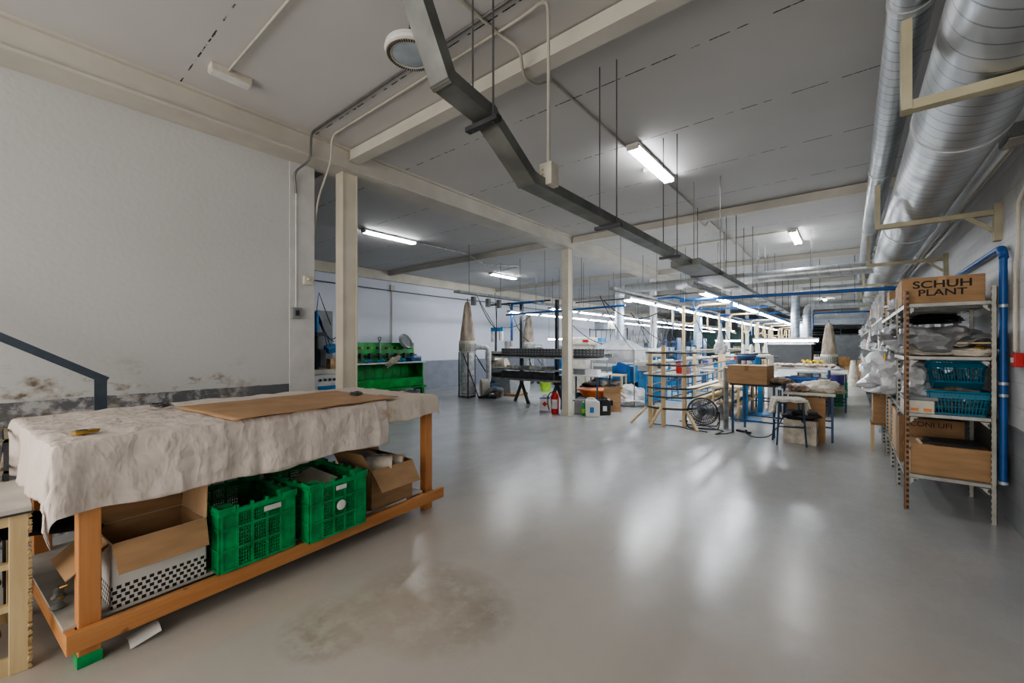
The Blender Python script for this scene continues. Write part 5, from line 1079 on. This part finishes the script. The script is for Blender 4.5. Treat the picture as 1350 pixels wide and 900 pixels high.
b = MB().tube(rounded([(-.27, 0, cz), (-.28, 0, .1), (-.24, -.12, .015), (.24, -.12, .015), (.28, 0, .1), (.27, 0, cz)], .05), .012, 8); b.build('stand_tube', 'steel', t, smooth=True)
MB().tube(rounded([(-.26, 0, .12), (-.26, .2, .015), (.26, .2, .015), (.26, 0, .12)], .05), .012, 8).build('stand_tube', 'steel', t, smooth=True)
pipe('electric_cable', [Vector(p) for p in ((-2.0, 8.2, .01), (-1.7, 7.95, .01), (-1.75, 7.6, .01), (-1.62, 7.75, .01), (-1.55, 8.0, .012))], .008, 'black', 'black power cord from the floor fan to the steel post', 'cord')
pipe('electric_cable', rounded([(-2.9, 7.85, .01), (-2.5, 7.95, .01), (-2.2, 7.75, .01), (-1.9, 7.7, .01)], .1), .008, 'black', 'black power cord on the floor in front of the oval rack', 'cord')
pipe('electric_cable', rounded([(-1.42, 8.1, .012), (-1.2, 7.7, .012), (-1.0, 7.9, .012), (-.85, 8.2, .3), (-.83, 8.3, .7)], .15), .008, 'black', 'black cord trailing from the table to the stool', 'cord')
t = thing('power_strip', 'black power strip on the floor beside the blue legged table', 'power strip', (-1.42, 8.1, 0), -.5); MB().box(-.13, .13, -.025, .025, 0, .035).build('housing', 'black', t, bevel=.005); MB().lathe([(.02, .035), (.02, .055)], (.05, 0, 0), 10).build('plug', 'black', t)
t = thing('steel_post', 'flat dark steel post standing on the floor next to the fan', 'post', (-1.72, 8.22, 0), .6); MB().box(-.035, .035, -.03, .03, 0.0, 1.10).build('post_body', 'galvd', t, bevel=.003); MB().box(-.06, .06, -.05, .05, 0, .01).build('foot_plate', 'galvd', t); MB().tube(arc((0, 0, 1.10), .035, 0, PI, 8), .008, 6).build('top_ring', 'frame', t)
t = bag('clear plastic bag hanging on the oval rack above the fan', (-1.93, 8.75, 1.44), (.11, .10, .15), 101, 'film', .2, 'clear_bag', 'bag', knot=False)
MB().lathe([(.08, .18), (.035, .40), (.015, .60)], n=14).build('gathered_top', 'film', t, smooth=True)
tag(MB().cyl((0, 0, 0), (0, 0, 2.3), .006, 6).build('hanging_wire', 'rod'), 'thin wire holding the clear plastic bag', 'wire').location = (-1.93, 8.75, 1.5)
# gooseneck pipes
g0 = None
for i, y in enumerate((8.55, 11.6, 14.7, 17.3, 19.6, 22, 24.5)):
    lb = ['cream gooseneck pipe on a tall pole, nearest of the row', 'cream gooseneck pipe on a tall pole, second of the row'][i] if i < 2 else 'cream gooseneck pipe on a tall pole further down the row'
    if g0 is None:
        t = g0 = thing('gooseneck_pipe', lb, 'pipe', (-2.55, y, 0)); MB().tube([(0, 0, 0), (0, 0, 2.28)], .028, 10).build('pole', 'frame', t, smooth=True)
        MB().tube([(0, 0, 0), (0, 0, .02)], .08, 12).build('foot_plate', 'steel', t)
        MB().tube(rounded([(.0, 0, 1.92), (.22, 0, 1.92), (.24, 0, 2.27), (.85, -.02, 2.27)], .11, 7), .022, 10).build('gooseneck', 'frame', t, smooth=True)
        MB().bx((.86, -.02, 2.26), (.05, .05, .08)).build('end_fitting', 'bluep', t); MB().tube(rounded([(-.5, .9, 2.3), (-.5, .9, 1.95), (-.35, .9, 1.9)], .06), .022, 10).build('hook_pipe', 'frame', t, smooth=True)
    else: t = copy_tree(g0, (-2.55 - .03 * i, y, 0), 0, lb, 'gooseneck pipes further down' if i > 1 else None)
g1 = None
for i in range(10):
    y = 14.5 + 1.4 * i
    if g1 is None: o = g1 = tag(MB().tube([(0, 0, 0), (0, 0, 2.2)], .03, 8).build('wooden_pole', 'frame', smooth=True), 'slim yellowish pole along the stitching line', 'pole', 'poles of the stitching line')
    else: o = g1.copy(); C.objects.link(o)
    o.location = (-2.15 - .25 * (i % 2), y, 0)
# blue legged table with a brown carton
t = table('work_table', 'black topped table on blue steel legs carrying a brown carton, in front of the workstations', (-1.22, 8.28, 0), .70, .72, .85, 'black', 'blued', -.12, r=.03)
t = carton('carton', 'wide brown carton with taped seam standing on the blue legged table', (-1.32, 8.15, .851), .60, .45, .31, -.10, 'card', tape=False); MB().box(-.03, .03, -.227, -.225, .22, .31).build('packing_tape', 'cardd', t); MB().box(-.30, .30, -.005, .005, .309, .312).build('lid_seam', 'cardd', t)
tag(MB().blob((0, 0, 0), (.22, .12, .06), 111, .35).build('hide_pile', 'hide', smooth=True), 'crumpled brown and white scraps on the black table end', 'leather').location = (-1.0, 8.22, .905)
tag(MB().blob((0, 0, 0), (.12, .10, .07), 112, .3).build('white_rag', 'filmw', smooth=True), 'white rag beside the scraps on the black table end', 'rag').location = (-.95, 8.45, .905)
for i, (x, y) in enumerate(((-1.63, 9.5), (-1.53, 10.6))):
    t = thing('blue_pedestal', ['bright blue steel pedestal behind the brown carton, nearer one', 'bright blue steel pedestal behind the brown carton, further one'][i], 'pedestal', (x, y, 0)); MB().box(-.045, .045, -.045, .045, 0.02, .95).build('column', 'bluel', t, bevel=.004); MB().lathe([(.28, 0), (.28, .015), (.06, .03)], n=24).build('base_plate', 'blue', t, smooth=True); MB().box(-.3, .3, -.22, .22, .95, .98).build('top_plate', 'offw', t)
    mm_ = thing('sewing_machine', ['grey green post sewing machine on the nearer blue pedestal', 'white sewing machine on the further blue pedestal'][i], 'sewing machine', (x + .05, y, .98), .4)
    MB().box(-.22, .22, -.09, .09, 0, .05).build('bed', 'blued' if i == 0 else 'offw', mm_, bevel=.01); MB().box(.10, .20, -.06, .06, .05, .30).build('upright', 'blue' if i == 0 else 'offw', mm_, bevel=.02); MB().bx((-.03, 0, .27), (.36, .11, .11)).build('arm', 'blued' if i == 0 else 'offw', mm_, bevel=.03); MB().box(-.20, -.13, -.05, .05, .10, .28).build('needle_head', 'steel', mm_, bevel=.01)
    MB().lathe([(.07, 0), (.07, .03)], (.24, 0, .25), 14).build('hand_wheel', 'steel', mm_, smooth=True)
    for k in range(2):
        c_ = tag(MB().lathe([(.05, 0), (.042, .02), (.03, .17), (.01, .19)], n=16).build('thread_cone', 'white', smooth=True), ['white thread cone above the sewing machines, left of the pair', 'white thread cone above the sewing machines, right of the pair'][k] + (', near pedestal' if i == 0 else ', far pedestal'), 'thread'); c_.location = (x - .06 + .14 * k, y + .14, 1.33)
    MB().box(-.2, .2, .1, .22, .32, .35).build('thread_stand', 'steel', mm_)
    MB().cyl((.0, .15, .0), (.0, .15, .33), .01, 6).build('stand_rod', 'steel', mm_)
# stool with fleece
t = thing('stool', 'tall blue steel stool with a pale fleece draped over its seat', 'stool', (-.72, 7.62, 0), .28)
for x in (-.15, .15):
    for y in (-.14, .14): MB().bar((x * 1.25, y * 1.25, 0), (x, y, .64), .022).build('leg', 'blued', t)
for y in (-.155, .155): MB().box(-.17, .17, y - .01, y + .01, .27, .29).build('stretcher', 'blued', t)
MB().box(-.175, -.16, -.15, .15, .34, .36).build('side_rung', 'blued', t); MB().box(.16, .175, -.15, .15, .34, .36).build('side_rung', 'blued', t); MB().box(-.165, .165, -.155, .155, .64, .66).build('seat', 'blued', t)
def fl(s, q):
    a, b_ = (s - .5) * .70, (q - .5) * .40; ox = max(0, abs(a) - .165); oy = max(0, abs(b_) - .16); sx_ = 1 if a > 0 else -1; sy_ = 1 if b_ > 0 else -1
    x = max(-.165, min(.165, a)) + sx_ * (.025 + .02 * math.sin(b_ * 20)) * (ox > 0) + sx_ * ox * .2; y = max(-.16, min(.16, b_)) + sy_ * (.02 if oy else 0)
    d = max(ox, oy); e = 1 + .35 * math.sin(b_ * 13 + 1) if ox else 1
    return (x, y, .69 - d * e + .012 * noise.noise(Vector((a * 12, b_ * 12, 0))))
o = tag(MB().grid(fl, 44, 26).build('fleece_cover', 'fleece', smooth=True, solid=.03), 'thick pale fleece hanging over both ends of the blue stool', 'fleece'); o.location = (-.72, 7.62, 0); o.rotation_euler = (0, 0, .28)
# cardboard screen, printed box, table 2
t = table('work_table', 'white topped table on a green base behind the stool, heaped with hides', (-.51, 8.42, 0), .67, .78, .745, 'offw', 'blued', 0.03, th=.035)
t = thing('cardboard_sheet', 'tall brown cardboard sheet leaning on the white topped table behind the stool', 'cardboard', (-.53, 7.98, 0), .05); t.rotation_euler = (-.04, 0, .03); MB().box(-.25, .245, -.006, .006, 0.005, .68).build('panel_sheet', 'card', t, bevel=.002)
t = carton('printed_box', 'cream printed carton lined with a black bag, on the floor behind the stool', (-.585, 7.80, 0), .42, .24, .36, -.06, 'paper', tape=False)
text_part('AC CAST', .05, (.05, -.1212, .26), (PI / 2, 0, 0), 'print', t)
o = tag(MB().blob((0, 0, 0), (.23, .14, .09), 121, .22).build('bin_liner', 'black', smooth=True), 'black plastic liner bulging out of the cream printed carton', 'bag'); o.location = (-.585, 7.80, .42)
for i, (x, y, r, m_, lb) in enumerate(((-.28, 8.35, (.22, .16, .11), 'fleece', 'big pale folded hide in the middle of the white topped table'), (-.10, 8.32, (.10, .12, .06), 'bag', 'tan hide end hanging near the corner of the white topped table'), (-.56, 8.25, (.15, .14, .06), 'hide', 'dark scraps on the left of the white topped table'), (-.48, 8.5, (.1, .1, .09), 'filmw', 'white paper wad between the hides'), (-.66, 8.55, (.13, .12, .07), 'pink', 'pinkish rag at the left end of the white topped table'))):
    o = tag(MB().blob((0, 0, 0), r, 130 + i, .3).build('hide', m_, smooth=True), lb, 'leather'); o.location = (x - .06, y, .745 + r[2] * .75)
# benches behind: white top tables, blue crate, grey hood
table('work_table', 'long white topped bench below the grey hood', (-1.05, 11.3, 0), 1.5, .7, 1.03, 'white', 'blued', 0, th=.05, shelf=.78)
crate('blue plastic crate standing under the white bench below the grey hood', (-.85, 10.85, .55), -PI / 2, W=.62, D=.35, H=.26, m='bluep'); t = table('low_table', 'low table carrying the blue crate', (-.85, 11.0, 0), .8, .45, .55, 'offw', 'blued', 0)
o = None
random.seed(9)
for i in range(9):
    if o is None: s0 = o = tag(MB().blob((0, 0, 0), (.055, .12, .045), 7, .25, 2).build('shoe_upper', 'hide', smooth=True), 'dark shoe upper lying on the bench below the grey hood', 'shoe', 'shoe uppers on the bench')
    else: o = s0.copy(); C.objects.link(o)
    o.location = (-1.25 + .12 * i, 10.95 + random.random() * .2, 1.065); o.rotation_euler = (0, 0, random.random() * 3)
t = thing('grey_hood', 'large flat grey hood screen beside the aisle under the cross lamp', 'hood', (-1.2, 12.6, 0)); MB().box(-.42, .50, -.35, .35, .94, 1.52).build('hood_body', mat('hood_grey', (.07, .073, .076), .95, var=.05, spec=.05), t, bevel=.01); MB().box(-.46, .54, -.38, .38, 1.52, 1.56).build('top_lip', 'galv', t); MB().box(-.42, .50, -.3, .3, 0, .94).build('base_cabinet', 'white', t)
for i in range(5): o = tag(MB().blob((0, 0, 0), (.09, .09, .08), 150 + i, .3, 2).build('rag', 'pink', smooth=True), 'patterned rag lying on top of the grey hood', 'rag', 'rags on the hood'); o.location = (-1.5 + .2 * i, 12.4, 1.62)
table('work_table', 'white draped table with yellow flowers beside the aisle', (-.50, 12.2, 0), .95, .8, .92, 'white', 'blued', 0, th=.06)
carton('carton', 'brown carton standing under the white draped table', (-.55, 12.0, 0), .45, .4, .72, 0, 'card'); tag(MB().box(-.15, .15, -.02, .02, 0, .5).build('grey_board', 'dim'), 'grey board leaning beside the brown carton under the draped table', 'board').location = (-.93, 11.78, .35)
bpy.data.objects['grey_board'].location = (-.93, 11.78, 0); bpy.data.objects['grey_board'].scale = (1, 1, 1.6)
for i in range(3):
    t = thing('flower_pot', ['yellow flowers in a white pot, left of three', 'yellow flowers in a white pot, middle of three', 'yellow orange flowers in a white pot, right of three'][i], 'flowers', (-.80 + .13 * i, 11.95, .92)); MB().lathe([(.04, 0), (.055, .1)], n=12).build('pot', 'white', t, smooth=True); b = MB()
    for k in range(6): a = 2 * PI * k / 6; b.blob((.06 * math.cos(a), .06 * math.sin(a), .19 + .03 * (k % 2)), (.035, .035, .03), k, .2, 1, flat=False)
    b.build('blossoms', 'yellow', t, smooth=True); MB().lathe([(.03, .1), (.05, .17)], n=8).build('leaves', 'green', t)
tag(MB().blob((0, 0, 0), (.17, .13, .08), 161, .2).build('white_cloth_pile', 'filmw', smooth=True), 'white cloth pile right of the yellow flowers', 'cloth').location = (-.32, 12.1, .98)
t = thing('white_drum', 'white and grey barrel under the dust collector beside the aisle', 'barrel', (-.28, 13.45, 0)); MB().lathe([(.17, 0), (.18, .02), (.18, .9), (.17, .92)], n=24).build('barrel_body', 'offw', t, smooth=True); MB().lathe([(.182, .5), (.182, .75)], n=24).build('blue_label', 'purple', t)
c4_ = crate('green plastic crate on the floor at the aisle edge by the draped table', (-.30, 13.0, 0), -PI / 2, W=.34, D=.4, H=.42); copy_tree(c4_, (-.22, 15.4, 0), -PI / 2, 'green plastic crate standing far back at the left edge of the aisle'); copy_tree(c4_, (.62, 17.3, 0), -PI / 2, 'green plastic crate in front of the racks on the right of the aisle')
# stitching line tables, machines and shelves (between lamp rows)
wt = table('work_table', 'pale topped table of the stitching line nearest the oval rack', (-3.35, 10.1, 0), 1.0, .6, .84, 'offw', 'blue', 0); grp = 'tables of the stitching line'
sm = thing('sewing_machine', 'white sewing machine on the first stitching line table', 'sewing machine', (-3.4, 10.1, .84), .2)
MB().box(-.22, .22, -.09, .09, 0, .05).build('bed', 'offw', sm, bevel=.01); MB().box(.10, .20, -.06, .06, .05, .30).build('upright', 'offw', sm, bevel=.02); MB().bx((-.03, 0, .27), (.36, .11, .11)).build('arm', 'offw', sm, bevel=.03); MB().box(-.20, -.13, -.05, .05, .10, .28).build('needle_head', 'steel', sm); MB().lathe([(.07, 0), (.07, .03)], (.24, 0, .25), 14).build('hand_wheel', 'steel', sm, smooth=True)
for i in range(10):
    y = 12.0 + 1.5 * i
    copy_tree(wt, (-3.35, y, 0), 0, 'pale topped table of the stitching line', grp); copy_tree(sm, (-3.4, y, .84), .2 + .3 * (i % 3), 'white sewing machine on a stitching line table', 'sewing machines of the stitching line')
    if i > 4: copy_tree(wt, (-1.75, y, 0), 0, 'pale topped table right of the pole row', 'tables right of the poles'); copy_tree(sm, (-1.8, y, .84), -.4, 'white sewing machine on a table right of the pole row', 'sewing machines right of the poles')
# boxes & colour accents on the line
random.seed(14)
accs = [carton('box', 'x', (0, 0, 0), .26, .22, .16, 0, m_, tape=False) for m_ in ('red', 'card', 'bluel', 'white', 'straw', 'purple')]; an = ['red', 'brown', 'blue', 'white', 'tan', 'violet']
for i in range(46):
    j = i % 6; c = random.choice((0, 1, 2)); y = 9.9 + .42 * i * .95
    x, z = ((-3.0, .842), (-3.62, .842), (-1.45, .842))[c]
    if c == 2 and y < 20: x, z = -3.0, .842
    k = round((y - 12) / 1.5); y = 12 + 1.5 * max(0, k) + random.uniform(-.18, .12) if y > 11 else 10.05
    put(accs[j], (x, y, z), '%s box on a table of the stitching line' % an[j], '%s boxes on the stitching line' % an[j], None, random.uniform(-.3, .3))
# racks of brown lasts at the far end
pr2 = lastrack('far wooden rack of tan lasts left of the grey hood', (-3.1, 28.5, 0), None, ('straw', 'palex')); copy_tree(pr2, (-4.1, 28.5, 0), 0, 'far wooden rack of tan lasts, next to the last columns'); copy_tree(pr2, (-5.2, 28.7, 0), 0, 'far rack of tan lasts in front of the dark curtain'); copy_tree(pr2, (-2.1, 27.5, 0), 0, 'far rack of tan lasts nearest the aisle')
lastrack('rack of tan lasts behind the brown carton, left of the grey hood', (-1.75, 15.2, 0), None, ('straw', 'palex'))
t = thing('dark_curtain', 'dark green screen behind the white columns at the far left', 'screen', (-6.5, 30.5, 0)); MB().box(-2.2, 2.0, -.03, .03, .9, 2.5).build('screen_sheet', mat('dark_green_screen', (.02, .06, .05), .6), t); MB().box(-2.25, 2.05, -.05, .05, 2.5, 2.56).build('top_bar', 'steel', t)
for x in (-2.2, 1.95): MB().box(x, x + .05, -.03, .03, 0, .9).build('post', 'steel', t)
# far end of the aisle: dark openings, shutters, pallets, cartons, cones
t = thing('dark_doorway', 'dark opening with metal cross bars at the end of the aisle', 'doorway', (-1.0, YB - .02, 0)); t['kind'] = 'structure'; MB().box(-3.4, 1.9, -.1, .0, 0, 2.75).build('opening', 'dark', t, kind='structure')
for z in (2.2, 2.6): MB().box(-3.4, 1.9, -.16, -.11, z, z + .08).build('cross_bar', 'galvd', t, kind='structure')
o = tag(MB().box(-.9, .9, -.05, .05, 0, 1.5).build('white_board', 'dim'), 'large pale board at the far end behind the pallets', 'board'); o.location = (-.2, 29.5, .55)
t = shelfunit('tall dark shelf unit beside the far doorway', (-1.5, 31.5, 0), 2.2, .6, 3.0, (.5, 1.1, 1.7, 2.3, 2.9), 'galvd')
t = shelfunit('tall dark shelf unit right of the far doorway', (-.1, 30.6, 0), 1.9, .6, 2.6, (.5, 2.1, 2.55), 'galvd')
for i in range(2):
    t = thing('wooden_pallet', ['wooden pallet lying in the aisle at the far end', 'second wooden pallet behind the first at the far end'][i], 'pallet', (-.5 + .5 * i, 24.6 + 1.5 * i, 0), .3 * i); b = MB()
    for k in range(6): b.box(-.6, .6, -.5 + k * .17, -.38 + k * .17, .11, .13)
    b.build('deck_boards', 'palex', t)
    for y in (-.45, 0, .4): MB().box(-.6, .6, y, y + .09, 0, .11).build('runner', 'palez', t)
for i, (x, y, z, m_) in enumerate(((-.9, 27, 0, 'rust'), (-.4, 27.2, 0, 'cardd'), (.05, 27.1, 0, 'card'), (-.7, 27.1, .46, 'cardd'), (-.2, 27.1, .46, 'rust'), (-.95, 28, 0, 'cardd'), (.35, 27, 0, 'paper'))): carton('carton', ['rust brown carton at the left of the far stack', 'dark brown carton in the far stack, lower middle', 'brown carton in the far stack, lower right', 'dark brown carton on top of the far stack', 'rust brown carton on top of the far stack', 'dark brown carton behind the far stack', 'cream carton at the right end of the far stack'][i], (x, y, z), .46, .4, .45, 0, m_)
t = thing('paper_cone', 'tall white tapering paper roll standing at the right of the aisle far back', 'paper roll', (.12, 19.5, 0)); MB().lathe([(.2, 0), (.19, .05), (.09, .9), (.08, .95)], n=20).build('cone_body', 'paper', t, smooth=True); MB().box(.1, .3, -.1, .2, 0, .95).build('brown_backing', 'card', t)
# clear hanging film over left line, misc. hanging hoses
hs = None
for i, (x, y, x2, y2, z, z2, d) in enumerate([(-6.6, 10.6, -5.2, 10.8, 2.4, 1.5, .2), (-5.2, 12.2, -4.2, 12.4, 2.5, 1.6, .15), (-4.9, 9.6, -4.3, 10.0, 2.75, 1.5, .1), (-4.7, 9.4, -3.4, 9.7, 2.6, 2.3, .3), (-7.4, 9.0, -6.9, 9.3, 2.7, 1.6, .2), (-8.0, 9.2, -8.1, 9.3, 2.7, 1.9, .02), (-8.4, 8.9, -8.0, 9.2, 2.75, 1.95, .1), (-3.3, 12, -3.0, 13, 2.4, 1.3, .2), (-3.3, 15, -3.0, 16, 2.4, 1.3, .2), (-5.7, 14, -5.2, 14.5, 2.4, 1.3, .2), (-5.7, 17, -5.2, 17.5, 2.4, 1.3, .2)]):
    pipe('hanging_hose', sag((x, y, z), (x2, y2, z2), d), .012, 'black', 'black hose or cable hanging down from the rails to a machine', 'hose', 'hanging black hoses')
t = thing('rail_motor', 'grey sockets hanging under the left cable rail over the grey machine', 'sockets', (-6.75, 6.9, 2.42))
for y in (0, .5, .9): MB().box(-.05, .05, y, y + .09, 0, .2).build('socket_box', 'dim', t, bevel=.01)
# ================================================================ light
sc = bpy.context.scene
w = bpy.data.worlds.new('world'); sc.world = w; w.use_nodes = True
w.node_tree.nodes['Background'].inputs[0].default_value = (1.0, .95, .89, 1); w.node_tree.nodes['Background'].inputs[1].default_value = 1.35
def area(x, y, z, sx, sy, p, col=(1, 1, 1), rot=(0, 0, 0)):
    l = bpy.data.lights.new('area', 'AREA'); l.shape = 'RECTANGLE'; l.size = sx; l.size_y = sy; l.energy = p; l.color = col
    o = bpy.data.objects.new('area_light', l); C.objects.link(o); o.location = (x, y, z); o.rotation_euler = rot
area(-1.9, -3.8, 2.0, 5.5, 3.2, 80, (1, .93, .85), (-PI / 2, 0, PI))
sc.view_settings.view_transform = 'AgX'; sc.view_settings.look = 'AgX - Medium High Contrast'; sc.view_settings.exposure = .74
sc.cycles.use_denoising = True; sc.cycles.max_bounces = 7; sc.cycles.diffuse_bounces = 4; sc.cycles.glossy_bounces = 3; sc.cycles.transparent_max_bounces = 8
sc.cycles.sample_clamp_indirect = 4
